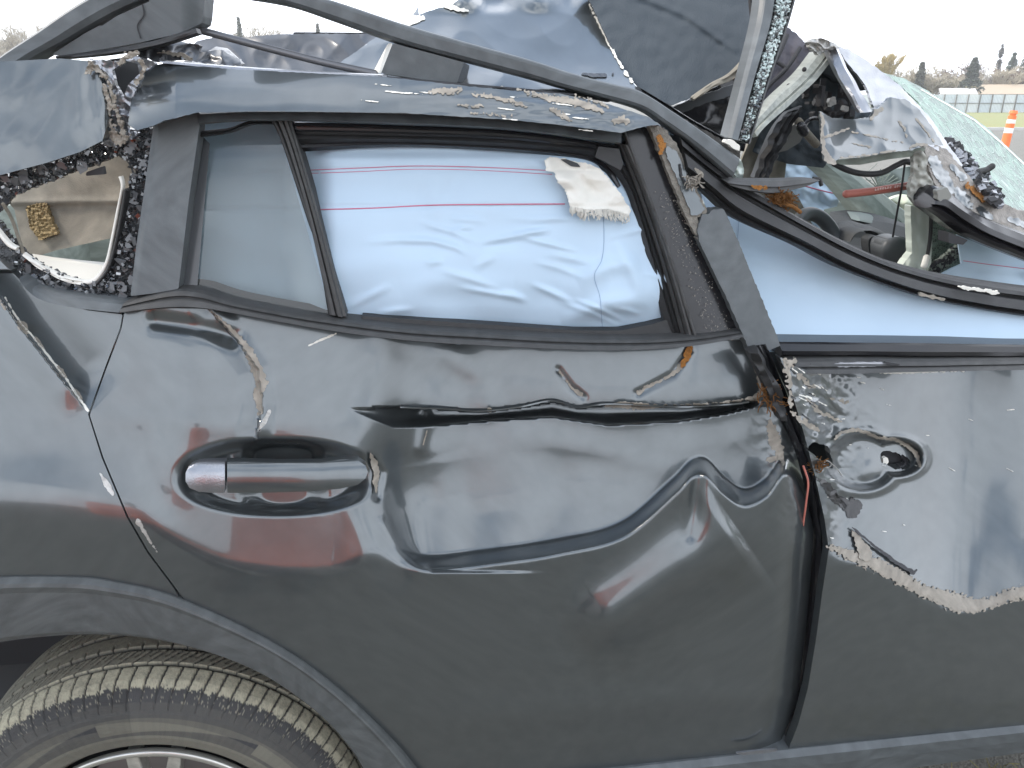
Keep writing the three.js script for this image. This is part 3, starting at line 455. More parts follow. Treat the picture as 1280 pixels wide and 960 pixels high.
{ // crumbs of tinted glass still stuck to the frame
  const q = rng(21), g = [], inHole = polySdf([QH]), inF = polySdf([[[-20, 226], [62, 206], [128, 182], [150, 166], [192, 164], [190, 200], [172, 372], [156, 380], [70, 372], [25, 346]]]);
  for (let k = 0; k < 5200 && g.length < 700; k++) { const x = -15 + q() * 210, y = 160 + q() * 225, h = inHole(x, y), f = inF(x, y); if (f > -1 || h < -0.5) continue; const near = Math.exp(-Math.max(0, h - 2) / 12) + (y < 235 && x > 100 ? 0.7 : 0); if (q() > near * 0.9 + 0.10) continue;
    const s = 0.0012 + q() * 0.003, b = new THREE.BoxGeometry(s * (1 + q()), s * (0.7 + q()), s * 0.8); b.rotateX((q() - 0.5) * 1.8); b.rotateY((q() - 0.5) * 1.8); b.rotateZ(q() * 3); const p = P(x, y, zg(x, y) - 0.013 + q() * 0.006); b.translate(p.x, p.y, p.z); g.push(b); }
  { const f = []; for (let k = 0; k < 900 && f.length < 90; k++) { const x = -10 + q() * 205, y = 165 + q() * 215, h = inHole(x, y), m = inF(x, y); if (m > -3 || h < 1) continue; const n = 5, r = 0.003 + q() * 0.006, sh = new THREE.Shape(); for (let j = 0; j < n; j++) { const a = j / n * 6.283 + q(), rr = r * (0.5 + q() * 0.7); j ? sh.lineTo(Math.cos(a) * rr, Math.sin(a) * rr) : sh.moveTo(Math.cos(a) * rr, Math.sin(a) * rr); } const e = new THREE.ExtrudeGeometry(sh, { depth: 0.0018, bevelEnabled: false }); e.rotateX((q() - 0.5) * 0.7); e.rotateY((q() - 0.5) * 0.7); const p = P(x, y, zg(x, y) - 0.012 + q() * 0.004); e.translate(p.x, p.y, p.z); f.push(e); } tag(part('glass_flakes', f, phy([0.09, 0.095, 0.10], { roughness: 0.45, clearcoat: 0.3, clearcoatRoughness: 0.2 })), null, null, null, 'stuff'); }
  const a = g.filter((_, i) => i % 9 < 8), b = g.filter((_, i) => i % 9 === 8);
  tag(part('glass_crumbs', a, phy([0.03, 0.032, 0.035], { roughness: 0.12, clearcoat: 1 })), null, null, null, 'stuff');
  tag(part('glass_crumbs', b, phy([0.40, 0.42, 0.43], { roughness: 0.15, clearcoat: 1 })), null, null, null, 'stuff');
}
// what the opening shows: bare trim board, its cut-out with insulation, white edge strip
const TZ = plane([20, 230, -1.24], [160, 190, -1.22], [30, 330, -1.17]);
part('cabin_trim', sheet({ loops: [[[-40, 225], [15, 235], [60, 205], [140, 175], [185, 185], [180, 300], [138, 298], [70, 313], [48, 320], [30, 318], [18, 262], [8, 250], [-40, 270]]], z: (x, y) => TZ(x, y) + 0.006 * Math.exp(-((y - 254 + x * 0.02) ** 2) / 20) - 0.004 * sm(250, 258, y) + 0.004 * n3(x / 40, y / 40), step: 2, rim: 0.02 }), M.cream, car, 'cream interior trim board seen through the broken window');
part('insulation_patch', sheet({ loops: [[[32, 257], [56, 251], [71, 293], [48, 300], [38, 286]]], z: (x, y) => TZ(x, y) + 0.006 + 0.005 * n3(x / 4, y / 3) + 0.003 * n3(x / 1.7, y / 1.7), step: 1, rim: 0.01, jag: 1.5 }), std([0.30, 0.22, 0.11], { roughness: 1, ...bump(grain, 4, 0.006) }));
part('cabin_trim', sheet({ loops: [[[30, 320], [60, 325], [130, 332], [138, 345], [110, 362], [40, 340]]], z: plane([30, 320, -1.15], [130, 335, -1.15], [80, 355, -1.09]), step: 3, rim: 0.02 }), M.creamPale);
part('trim_edge', capTube([[4, 255, -1.09], [14, 272, -1.10], [24, 300, -1.10], [31, 322, -1.09]], 0.0022), M.cream);
part('trim_edge', strip([[148, 221, -1.10], [151, 234, -1.10], [145, 265, -1.10], [138, 300, -1.095], [131, 328, -1.09], [118, 347, -1.085], [104, 351, -1.082]], [[152, 220, -1.10], [154.5, 234, -1.10], [149, 265, -1.10], [142, 300, -1.095], [135, 331, -1.09], [121, 352, -1.085], [104, 356, -1.082]], round(0.003), { n: 60, thick: 0.006 }), M.creamPale);
part('trim_edge', strip([[-4, 284, -1.085], [12, 303, -1.085], [22, 309, -1.085]], [[-6, 288, -1.085], [9, 307, -1.085], [20, 313, -1.085]], round(0.003), { n: 20, thick: 0.006 }), M.creamPale);
part('trim_edge', strip([[30, 316, -1.085], [52, 331, -1.085], [80, 345, -1.082], [106, 351, -1.082]], [[29, 321, -1.085], [52, 338, -1.085], [80, 351, -1.082], [106, 357, -1.082]], round(0.003), { n: 40, thick: 0.006, wob: 0.004, wobS: 2 }), M.creamPale);
part('seal_edge', strip([[156, 236, -1.093], [150, 270, -1.093], [143, 305, -1.09], [134, 334, -1.085], [121, 352, -1.08]], [[160, 238, -1.093], [155, 270, -1.093], [147, 308, -1.09], [138, 337, -1.085], [123, 356, -1.08]], round(0.005), { n: 50, thick: 0.01 }), M.rubber);
part('torn_bracket', sheet({ loops: [[[108, 215], [128, 208], [130, 218], [107, 220]]], z: () => -1.13, step: 2, rim: 0.01 }), M.darkTrim);
// pillar covers
part('rear_pillar_cover', sheet({ loops: [[[192, 154], [221, 147], [250, 140.5], [249, 160], [236, 250], [223, 361], [190, 367], [163, 370], [170, 310], [180, 240]]], z: (x, y) => zg(x, y) + 0.014 - 0.004 * sm(0, 8, 8 - (x - lin([[154, 192], [370, 163]], y))), step: 2, rim: 0.03 }), M.plastic);
// fixed glass behind the rear window, its dark printed band and the bar between them
const tint = phy([0.66, 0.67, 0.65], { roughness: 0.0, transmission: 1, thickness: 0, ior: 1.5 });
part('fixed_quarter_glass', sheet({ loops: [[[246, 166], [300, 158], [345, 153], [414, 393], [330, 382], [222, 364]]], z: (x, y) => zg(x, y) - 0.010 - (392 - y) * 0.00008, step: 6, rim: 0 }), tint, car, 'fixed tinted triangular rear window');
part('printed_band', sheet({ loops: [[[246, 163], [262, 180], [246, 364], [220, 364], [232, 270]]], z: (x, y) => zg(x, y) - 0.006 - (392 - y) * 0.00007, step: 3, rim: 0.002 }), std([0.05, 0.054, 0.058], { roughness: 0.18 }));
part('window_bar', strip(withZ([[347, 151], [362, 190], [385, 270], [412, 392]], 0.0), withZ([[364, 151], [376, 190], [402, 280], [433, 395]], 0.004), [[0, 0], [0.1, 0.006], [0.38, 0.006], [0.42, 0.001], [0.5, 0.001], [0.54, 0.008], [0.78, 0.009], [0.84, 0.004], [1, 0.002]], { n: 50, thick: 0.04 }), M.rubberGrey);
part('glass_seal', strip(withZ([[248, 164], [285, 160], [312, 151], [338, 150]], -0.002), withZ([[248, 172], [285, 167], [312, 157], [342, 156]], -0.002), [[0, 0], [0.3, 0.006], [0.5, 0.003], [0.7, 0.006], [1, 0]], { n: 40, thick: 0.02 }), M.rubber);
part('glass_seal', strip(withZ([[338, 150], [352, 178], [384, 275], [396, 310], [410, 392]], 0.001), withZ([[347, 151], [358, 176], [392, 278], [406, 330], [418, 393]], 0.001), round(0.006, 5), { n: 40, thick: 0.02 }), M.rubber);
// window head: trim strip, sliding channel, seals
part('window_head_trim', strip(withZ([[249, 141], [330, 138], [500, 140], [640, 148], [776, 164]], 0.006), withZ([[250, 156], [330, 151], [500, 156], [640, 163], [774, 180]], 0.014), [[0, 0], [0.12, 0.008], [0.85, 0.009], [1, 0.002]], { n: 90, thick: 0.03 }), M.plastic);
part('window_channel', strip(withZ([[366, 153], [500, 157], [640, 164], [772, 182]], 0.004), withZ([[370, 168], [500, 170], [640, 175], [775, 190]], 0.0), [[0, 0], [0.25, 0.003], [0.4, -0.008], [0.6, -0.008], [0.75, 0.002], [1, 0]], { n: 80, thick: 0.03 }), M.gloss);
part('window_channel', strip(withZ([[370, 167], [500, 169], [640, 174], [735, 183], [772, 192]], -0.006), withZ([[372, 180], [500, 178], [640, 184], [725, 193], [764, 206]], -0.012), [[0, 0], [0.5, 0.006], [1, 0]], { n: 80, thick: 0.03 }), M.rubber);
part('window_seal', strip(withZ([[371, 179], [500, 177], [640, 183], [722, 192], [758, 205], [776, 232]], -0.014), withZ([[373, 190], [500, 184], [640, 190], [716, 199], [748, 212], [768, 236]], -0.022), [[0, 0], [0.5, 0.005], [1, 0]], { n: 90, thick: 0.02 }), M.gloss);
part('window_lip', sheet({ loops: [[[452, 395], [600, 405], [720, 413], [776, 413], [812, 406], [836, 399], [842, 422], [700, 426], [452, 402]]], z: zs(-0.006), step: 3, rim: 0.02 }), M.rubber);
part('corner_seal', sheet({ loops: [[[748, 183], [774, 186], [779, 205], [776, 213], [744, 196]]], z: (x, y) => zg(x, y) + 0.006, step: 2, rim: 0.02 }), M.rubber);
// B pillar: window seals, black panel, cover plate
part('window_seal', strip(withZ([[758, 205], [783, 240], [806, 318], [828, 395], [838, 418]], -0.010), withZ([[774, 196], [797, 240], [826, 330], [849, 405], [854, 420]], -0.004), [[0, 0], [0.4, 0.006], [0.55, 0.002], [0.7, 0.007], [1, 0]], { n: 60, thick: 0.03 }), M.rubber);
part('window_seal', strip(withZ([[772, 178], [797, 240], [827, 330], [852, 420]], 0.0), withZ([[786, 182], [811, 240], [840, 330], [866, 420]], 0.006), [[0, 0], [0.2, 0.006], [0.35, 0.001], [0.6, 0.008], [0.8, 0.008], [1, 0]], { n: 60, thick: 0.03 }), M.rubberGrey);
part('pillar_panel', sheet({ loops: [[[774, 156], [806, 156], [830, 205], [870, 298], [924, 414], [866, 421], [838, 330], [806, 240]]], z: (x, y) => zg(x, y) + 0.006 + 0.003 * Math.sin(Math.PI * clamp((x - lin([[156, 774], [421, 866]], y)) / lin([[156, 36], [421, 58]], y))), step: 2, rim: 0.03 }), M.gloss);
part('pillar_edge', strip(withZ([[775, 156], [806, 240], [836, 325], [866, 421]], 0.010), withZ([[779, 156], [811, 240], [841, 325], [871, 421]], 0.012), round(0.005, 5), { n: 50, thick: 0.01, wob: 0.002, wobS: 2 }), M.rubberGrey);
part('pillar_cover', sheet({ loops: [[[878, 268], [886, 268], [890, 262], [905, 261], [925, 306], [950, 368], [976, 432], [956, 440], [938, 440], [908, 372], [874, 302], [872, 286]]], z: (x, y) => zg(x, y) + 0.024, step: 2, rim: 0.025, jag: 0.8 }), M.plastic, car, 'flat grey cover plate of the middle pillar');
part('pillar_cover', sheet({ loops: [[[811, 157], [822, 153], [834, 164], [846, 180], [858, 205], [872, 238], [884, 264], [879, 270], [873, 272], [872, 300], [856, 268], [838, 222], [824, 190]]], z: (x, y) => zg(x, y) + 0.020, step: 2, rim: 0.02, jag: 1.5 }), std([0.24, 0.22, 0.19], { roughness: 0.8, map: again(grime, 8), ...bump(grain, 6, 0.002) }), car, 'torn upper pillar cover with bared filler');
part('pillar_cover_face', sheet({ loops: [[[832, 180], [846, 190], [858, 216], [872, 244], [881, 262], [872, 270], [864, 268], [848, 228], [836, 202]]], z: (x, y) => zg(x, y) + 0.0235, step: 2, rim: 0.003, jag: 1.5 }), M.paint);
chip([[824, 172, 4], [828, 182, 4], [826, 192, 2]], car, M.rust, { z: zs(0.025), off: 0, name: 'rust_patch', jag: 2 });
chip([[850, 206, 1], [852, 220, 1.4], [858, 232, 1]], car, M.dark, { z: zs(0.026), off: 0, name: 'dent_shade', jag: 0.6 });  // dark patch on the cover, the shade of a dent put into colour
{ // grit and scuffs on the black pillar
  const q = rng(31); const g = []; for (let k = 0; k < 300; k++) { const t = q(), y = 240 + t * 175, x0 = lin([[156, 778], [421, 872]], y), x1 = lin([[156, 808], [414, 920]], y), x = lerp(x0, x1, 0.25 + 0.7 * q()), s = 0.0003 + q() * q() * 0.0008, b = new THREE.BoxGeometry(s * (1 + 2 * q()), s, s * 0.6); b.rotateZ(q() * 3); const p = P(x, y, zg(x, y) + 0.0165); b.translate(p.x, p.y, p.z - 0.002 + 0); g.push(b); }
  tag(part('grit', g, M.primer), null, null, null, 'stuff'); }

// ---------- the airbag curtain behind the rear window ----------
const fold = (l, a, w) => [l, a, w];
const folds = [fold([[458, 302], [500, 299], [540, 300], [570, 308], [586, 317]], 0.0035, 5), fold([[600, 303], [640, 295], [686, 287]], 0.0032, 5), fold([[598, 309], [650, 299]], -0.0025, 6), fold([[642, 291], [690, 286]], 0.003, 4), fold([[664, 354], [690, 365], [718, 378]], 0.0032, 5), fold([[685, 316], [720, 323], [748, 330]], 0.0022, 6), fold([[430, 385], [460, 370], [490, 355]], 0.0024, 6), fold([[630, 273], [680, 272], [720, 268]], 0.002, 5), fold([[560, 272], [610, 276]], 0.002, 5), fold([[590, 335], [620, 318]], 0.002, 6), fold([[720, 350], [760, 330], [800, 326]], 0.006, 14), fold([[700, 400], [750, 380], [815, 372]], 0.007, 14), fold([[770, 300], [790, 330], [806, 372]], 0.005, 12), fold([[655, 195], [700, 215], [735, 240]], 0.006, 14), fold([[500, 360], [560, 345], [640, 352]], 0.003, 20), fold([[545, 290], [540, 240], [552, 200]], 0.003, 16)];
{ const q = rng(43); for (let k = 0; k < 16; k++) { const x = 440 + q() * 360, y = 275 + q() * 120, a = (q() - 0.5) * 0.9, L = 12 + q() * 34; folds.push(fold([[x, y], [x + L * Math.cos(a), y + L * Math.sin(a) - 2 * q()], [x + 2 * L * Math.cos(a), y + 2 * L * Math.sin(a) + 3 * q()]], 0.0012 + 0.0016 * q(), 3 + 3 * q())); } for (const f of folds) { f[1] *= 1.5; f[2] *= 0.85; } }
const zAir = (x, y) => {
  let z = -1.135 + (y - 180) * 0.00020 + 0.014 * fbm(x / 170, y / 110, 2, 2) + 0.0045 * n3(x / 60, y / 45, 6);
  z += 0.018 * sm(180, 330, y) * (1 - sm(350, 430, y)) - 0.010 * sm(380, 430, y);
  z -= 0.06 * (1 - sm(350, 420, x));
  z += 0.012 * Math.exp(-(((x - 770) / 45) ** 2) - (((y - 355) / 35) ** 2)) - 0.010 * sm(200, 188, y);
  for (const [l, a, w] of folds) { if (Math.abs(x - l[0][0]) > 140 || Math.abs(y - l[0][1]) > 90) continue; const [d, t, s] = lineDist(x, y, l), e = Math.sin(Math.PI * clamp(t * 0.96 + 0.02)); z += a * e * Math.exp(-d * d / (w * w)) * (1 + 0.5 * s * d / w); }
  for (const c of [212, 258]) z -= 0.0022 * Math.exp(-((y - c - (x < 400 ? 4 : 0)) ** 2) / 9);
  return z;
};
const airbag = part('curtain_airbag', sheet({ loops: [[[215, 145], [860, 150], [880, 260], [870, 440], [215, 430]]], z: zAir, step: 2.5, rim: 0 }), M.airbag, car, 'pale blue deployed curtain airbag behind the rear window');
const stitch = (pts, r, mat, zfun, name, parent) => part(name, tube(curve(pts, 60).map((p) => [p[0], p[1], zfun(p[0], p[1]) + r * 0.4]), r, 160, 5), mat, parent);
stitch([[400, 262], [470, 260], [540, 256.5], [620, 255.5], [706, 255]], 0.0009, M.redThread, zAir, 'red_seam', airbag);
stitch([[380, 213], [450, 210], [520, 207.5], [600, 209], [682, 213]], 0.0006, M.redThread, zAir, 'red_seam', airbag);
stitch([[380, 217], [450, 214.5], [520, 211.5], [600, 213], [690, 218]], 0.0005, M.redThread, zAir, 'red_seam', airbag);
stitch([[754, 268], [755, 300], [752, 325], [743, 345], [750, 372], [753, 410]], 0.0005, M.thread, zAir, 'loose_thread', airbag);
// torn white cloth hanging over it, with a fringe
const zCl = (x, y) => zAir(x, y) + 0.012 + 0.010 * n3(x / 24, y / 30, 8) + 0.005 * Math.sin((x * 0.8 - y * 0.9) / 9 + 2 * n3(x / 30, y / 30)) + 0.004 * ridged(x, y, 1 / 34, 12);
const cloth = part('torn_cloth', sheet({ loops: [[[681, 200], [689, 196], [704, 198], [718, 202], [734, 204], [752, 213], [768, 232], [789, 262], [784, 273], [774, 268], [763, 267], [750, 262], [735, 266], [726, 264], [714, 267], [711, 250], [706, 236], [697, 228], [692, 214], [683, 213]]], z: zCl, step: 1.5, rim: 0.002, jag: 1.6, jagS: 0.3, back: true }), M.cloth, car, 'torn white cloth with a frayed hem');
{ const q = rng(41), g = []; for (let k = 0; k < 110; k++) { const x = 713 + q() * 73, y = lin([[713, 260], [735, 264], [760, 263], [786, 270]], x), L = 3 + q() * 10, a = P(x, y - 2, zCl(x, y) + 0.001), b = P(x + (q() - 0.5) * 4, y + L * 0.5, zCl(x, y) + 0.002), c = P(x + (q() - 0.5) * 7, y + L, zCl(x, y + L) + 0.001); g.push(tubeW([a, b, c], 0.0005 + q() * 0.0004, 4, 4)); } part('fringe', g, M.cloth, cloth); }
part('hole_sheet', sheet({ loops: [[[700, 199], [708, 199], [722, 204], [726, 209], [714, 208]]], z: (x, y) => zCl(x, y) + 0.002, step: 1.5, rim: 0.001 }), M.dashDark, cloth);  // dark patch laid on the cloth, the shade of a hole in its colour

// ---------- front door window ----------
const zAirF = (x, y) => { let z = -1.155 + 0.010 * fbm(x / 200, y / 120, 12, 2) + 0.003 * n3(x / 50, y / 40, 16) + (y - 330) * 0.0007; for (const [l, a, w] of [fold([[930, 318], [960, 330], [1000, 335]], 0.002, 6), fold([[985, 360], [1020, 352]], 0.0015, 6), fold([[1050, 370], [1090, 385]], 0.0015, 8)]) { const d = lineDist(x, y, l)[0]; z += a * Math.exp(-d * d / (w * w)); } return z; };
const airF = part('curtain_airbag', sheet({ loops: [[[868, 225], [930, 255], [1010, 300], [1110, 345], [1200, 368], [1345, 385], [1345, 445], [960, 440]]], z: zAirF, step: 3, rim: 0 }), M.airbag, car, 'pale blue curtain airbag filling the front door window');
stitch([[880, 262], [905, 265], [935, 262]], 0.0009, M.redThread, zAirF, 'red_seam', airF);
stitch([[924, 268], [922, 300], [920, 330]], 0.0005, M.thread, zAirF, 'loose_thread', airF);
part('belt_moulding', strip(withZ([[972, 427], [1060, 428], [1160, 429], [1345, 432]], 0.004), withZ([[978, 447], [1060, 447], [1160, 448], [1345, 447]], 0.010), [[0, 0], [0.1, 0.004], [0.5, 0.006], [0.8, 0.002], [1, -0.006]], { n: 60, thick: 0.04, wob: 0.002, wobS: 9 }), M.gloss);
part('belt_moulding', strip(withZ([[986, 449], [1060, 448], [1160, 449], [1345, 447]], 0.016), withZ([[1003, 467], [1060, 467], [1160, 464], [1345, 460]], 0.030), [[0, 0], [0.12, 0.006], [0.42, 0.007], [0.48, 0.002], [0.56, 0.002], [0.62, 0.008], [0.9, 0.008], [1, 0]], { n: 60, thick: 0.06, wob: 0.0015, wobS: 9 }), M.rubberGrey);
part('moulding_tear', sheet({ loops: [[[1040, 456], [1050, 453], [1108, 452], [1124, 455], [1096, 458], [1048, 459]]], z: (x, y) => zg(x, y) + 0.026, step: 1.5, rim: 0.002, jag: 0.6 }), M.silver);
part('moulding_tear', chipGeo([[1106, 453, 1], [1114, 455, 1.6], [1124, 456, 1]], zs(0.0285)), M.dark);
function chipGeo(pts, z) { return sheet({ sdf: chainSdf(pts), box: bounds([pts], 8), z, step: 1, rim: 0.002, jag: 0.5 }); }
// broad folded seal and bent frame sweeping down over the front window
const SA = [[848, 170], [866, 186], [884, 200], [925, 227], [1000, 272], [1050, 299], [1100, 322], [1150, 338], [1200, 349], [1280, 361], [1345, 368]];
const SB = [[858, 222], [872, 232], [890, 247], [925, 276], [1000, 310], [1050, 336], [1100, 355], [1150, 371], [1200, 382], [1280, 395], [1345, 401]];
part('door_frame_seal', strip(SA.map((p, i) => [p[0], p[1], -1.105 - 0.002 * i]), SB.map((p, i) => [p[0], p[1], -1.09 - 0.0015 * i]), [[0, 0], [0.08, 0.010], [0.22, 0.012], [0.27, 0.002], [0.34, 0.002], [0.4, 0.014], [0.72, 0.018], [0.8, 0.010], [0.84, 0.004], [0.92, 0.009], [1, 0]], { n: 120, thick: 0.04, wob: 0.004, wobS: 5 }), M.rubber);
const sealMid = (t0) => SA.map((a, i) => [lerp(a[0], SB[i][0], t0), lerp(a[1], SB[i][1], t0)]);
for (const [i, t, n2, mat, nm] of [[9, 0.3, 1, M.creamPale, 'scraped_paint'], [8, 0.9, 1, M.primer, 'mud_smear'], [2, 0.55, 1, M.primer, 'mud_smear']]) { const l = sealMid(t), a = l[i - 1], b = l[i]; part(nm, sheet({ sdf: chainSdf([[a[0], a[1], 1], [lerp(a[0], b[0], 0.3), lerp(a[1], b[1], 0.3), 2.4], [lerp(a[0], b[0], 0.62), lerp(a[1], b[1], 0.62), 1]]), box: bounds([[a, b]], 10), z: () => -1.075 - 0.0015 * i, step: 1.2, rim: 0.004, jag: 2.2 }), mat); }
tuft(P(868, 226, -1.07), 40, 0.014, 0.0008, M.primer, 'dry_grass_tuft', car, undefined, 1, 15);
// ================= roof =================
// crushed rear roof side and the tear that parts it from the roof rail
const zra = (x, y) => -1.085 - (200 - y) * 0.00034 + 0.003 * n3(x / 90, y / 60, 3) + 0.0010 * n3(x / 22 + y / 30, y / 60, 5) + 0.006 * Math.exp(-((x - 120 - (y - 110) * 0.1) ** 2) / 300) - 0.02 * sm(128, 150, x);
const rearSide = part('rear_roof_side', sheet({ loops: [[[-70, 84], [0, 77], [75, 73], [108, 76], [124, 92], [132, 120], [136, 150], [128, 176], [100, 190], [60, 203], [0, 219], [-70, 232]]], z: zra, step: 2, rim: 0.02 }), M.paint, car, 'crushed rear roof side');
const zrb = (x, y) => { const m = lin([[150, 162], [220, 143], [500, 139], [640, 148], [780, 165], [850, 178]], x), h = m - y; return -1.075 - 0.00072 * h - 0.0000105 * h * h + 0.002 * n3(x / 90, y / 25, 5) + (x > 480 ? 0.0035 * sm(480, 620, x) * n3(x / 50, y / 7, 8) : 0) + (x > 600 ? 0.006 * sm(600, 700, x) * ridged(x, y * 3, 1 / 60, 2) : 0); };
const roofSide = part('roof_side', sheet({ loops: [[[178, 88], [186, 82], [205, 79], [300, 87], [400, 92], [480, 96], [560, 105], [640, 113], [700, 117], [760, 130], [810, 146], [840, 166], [822, 156], [806, 158], [776, 166], [700, 156], [640, 150], [500, 141], [330, 139], [246, 141], [205, 151], [190, 158], [172, 163], [160, 156], [163, 130], [168, 108]]], z: zrb, step: 2, rim: 0.02, jag: 0.6 }), M.paint, car, 'scratched roof side above the rear window');
for (const c of [[[110, 76, 2], [118, 84, 3], [128, 92, 2.4], [136, 104, 2], [141, 120, 2.6], [146, 140, 2], [151, 158, 3], [154, 170, 3.4]], [[108, 92, 2], [114, 84, 4]], [[150, 78, 3], [160, 70, 4], [170, 67, 3]], [[172, 72, 2], [180, 82, 2.4], [178, 92, 2], [170, 104, 1.5]], [[130, 108, 3], [136, 128, 3], [133, 150, 3]], [[140, 168, 5], [150, 176, 5], [160, 172, 3]], [[135, 152, 4], [140, 160, 3]]]) chip(c, car, M.primer, { z: (x, y) => -1.11 + 0.006 * ridged(x, y, 1 / 12, 6), off: 0, jag: 3.4, step: 1.2, name: 'torn_sheet_edge', rim: 0.003 });
part('torn_sheet_edge', sheet({ loops: [[[112, 74], [150, 76], [165, 68], [182, 74], [196, 80], [180, 90], [168, 118], [160, 160], [176, 168], [150, 184], [128, 182], [136, 140], [128, 100]]], z: (x, y) => -1.125 + 0.012 * ridged(x, y, 1 / 26, 2), step: 2, rim: 0.01, jag: 2, hole: polySdf([[[140, 88], [158, 76], [172, 80], [174, 92], [160, 106], [154, 122], [144, 106]]]) }), M.silver);
part('hole_sheet', sheet({ loops: [[[130, 75], [185, 68], [182, 128], [140, 130]]], z: () => -1.22, step: 6, rim: 0 }), M.paintDull);
// scrapes along the roof side
for (const c of [[[534, 116, 1], [546, 113, 3], [560, 114, 4], [576, 112, 2]], [[590, 118, 1.4], [604, 119, 2], [640, 126, 2], [660, 134, 1]], [[660, 116, 1.4], [685, 122, 4], [712, 126, 4], [735, 132, 5], [752, 138, 3]], [[648, 112, 1], [672, 120, 1.2]], [[688, 136, 1.5], [700, 142, 3], [712, 150, 2]], [[768, 152, 3], [778, 149, 5], [786, 152, 3]], [[570, 131, 0.6], [590, 133, 1.6], [604, 131, 1]], [[640, 145, 0.5], [620, 144, 1.2], [590, 142, 0.4]], [[720, 120, 1], [745, 126, 1.6], [760, 134, 1]]]) chip(c, roofSide, M.primer, { z: zrb, off: 0.0012, jag: 3.2, jagS: 0.3 });
{ const q = rng(51); for (let k = 0; k < 12; k++) { const x = 420 + q() * 330, y0 = lin([[420, 98], [640, 118], [760, 134]], x), y = y0 + q() * 34, L = 8 + q() * 30; chip([[x, y, 0.4], [x + L * 0.5, y + L * 0.06, 0.5 + q() * 0.5], [x + L, y + L * 0.11, 0.3]], roofSide, M.creamPale, { z: zrb, off: 0.001, jag: 0.5, name: 'scraped_paint', step: 1, rim: 0.001 }); } }
part('roof_edge_strip', strip([[198, 75, -1.165], [300, 83, -1.16], [400, 89, -1.155], [484, 93, -1.15]], [[204, 79, -1.158], [300, 87.5, -1.152], [400, 93.5, -1.148], [484, 97, -1.145]], [[0, 0], [0.3, 0.004], [1, 0]], { n: 40, thick: 0.02 }), M.silver);  // silver strip paints in the bright glint along the roof edge
part('roof_edge_strip', strip([[474, 94, -1.158], [580, 104, -1.155], [660, 111, -1.15], [720, 117, -1.145]], [[474, 99, -1.15], [580, 108, -1.148], [660, 114, -1.145], [720, 120, -1.14]], round(0.004, 4), { n: 40, thick: 0.02, wob: 0.004, wobS: 3 }), M.darkTrim);
// roof rack: bent bar, feet, cross rod
const rack = new THREE.Group(); rack.name = 'roof_rack'; car.add(rack);
part('rail_bar', strip([[300, -25, -1.19], [360, -14, -1.19], [420, 2, -1.185], [504, 30, -1.18], [580, 52, -1.17], [660, 74, -1.16], [720, 93, -1.15], [770, 106, -1.14], [800, 114, -1.13], [840, 139, -1.115], [880, 166, -1.105], [922, 196, -1.10]], [[296, -4, -1.19], [360, 7, -1.19], [420, 27, -1.185], [502, 56, -1.18], [580, 77, -1.17], [660, 98, -1.16], [702, 110, -1.15], [745, 121, -1.14], [800, 137, -1.125], [830, 156, -1.11], [868, 184, -1.10], [912, 222, -1.095]], [[0, 0], [0.05, 0.008], [0.12, 0.011], [0.25, 0.012], [0.75, 0.012], [0.92, 0.008], [1, 0]], { n: 110, thick: 0.025 }), M.plastic, rack, 'bent grey roof rail');
part('rail_bar', strip([[-40, 104, -1.17], [0, 72, -1.175], [44, 42, -1.18], [88, 11, -1.185], [130, -12, -1.19], [200, -36, -1.19]], [[10, 98, -1.17], [50, 71, -1.175], [84, 53, -1.18], [125, 29, -1.185], [160, 11, -1.19], [210, -10, -1.19]], [[0, 0], [0.08, 0.010], [0.2, 0.016], [0.7, 0.016], [0.92, 0.010], [1, 0]], { n: 60, thick: 0.03 }), M.plastic, rack);
part('rail_foot', sheet({ loops: [[[64, 69], [74, 62], [106, 41.5], [124, 32], [128, 32], [146, 20], [186, 2], [190, -12], [257, -14], [254, 20], [252, 29], [236, 37], [219, 43], [176, 53], [132, 61], [80, 69]]], z: (x, y) => -1.18 + 0.02 * sm(225, 254, x) * -1, step: 2, rim: 0.05, back: true }), M.plastic, rack);
part('rail_gap', tube([[178, 5, -1.178], [180, 18, -1.178], [172, 32, -1.178], [176, 48, -1.178]], 0.0009, 20, 5), M.dark, rack);
part('rail_gasket', strip([[70, 70, -1.165], [130, 62, -1.165], [190, 51, -1.165], [245, 35, -1.165]], [[72, 74, -1.16], [135, 68, -1.16], [195, 58, -1.16], [248, 42, -1.16]], round(0.004, 4), { n: 40, thick: 0.02, wob: 0.003, wobS: 3 }), M.rubber, rack);
part('cross_rod', capTube([[247, 37, -1.22], [330, 59, -1.20], [400, 77, -1.185], [468, 92, -1.17]], 0.0052), std([0.12, 0.12, 0.125], { roughness: 0.3, metalness: 0.5 }), rack);
part('rail_foot', sheet({ loops: [[[476, 92], [491, 54], [540, 67], [580, 78], [571, 105], [520, 98]]], z: () => -1.165, step: 3, rim: 0.05, back: true }), M.plastic, rack);
part('foot_side', sheet({ loops: [[[580, 78], [587, 82], [582, 106], [571, 105]]], z: plane([580, 78, -1.165], [587, 82, -1.20], [571, 105, -1.165]), step: 2, rim: 0.01 }), M.gloss, rack);
part('foot_side', sheet({ loops: [[[485, 54], [491, 54], [476, 92], [467, 89]]], z: plane([491, 54, -1.165], [485, 54, -1.20], [476, 92, -1.165]), step: 2, rim: 0.01 }), M.creamPale, rack);
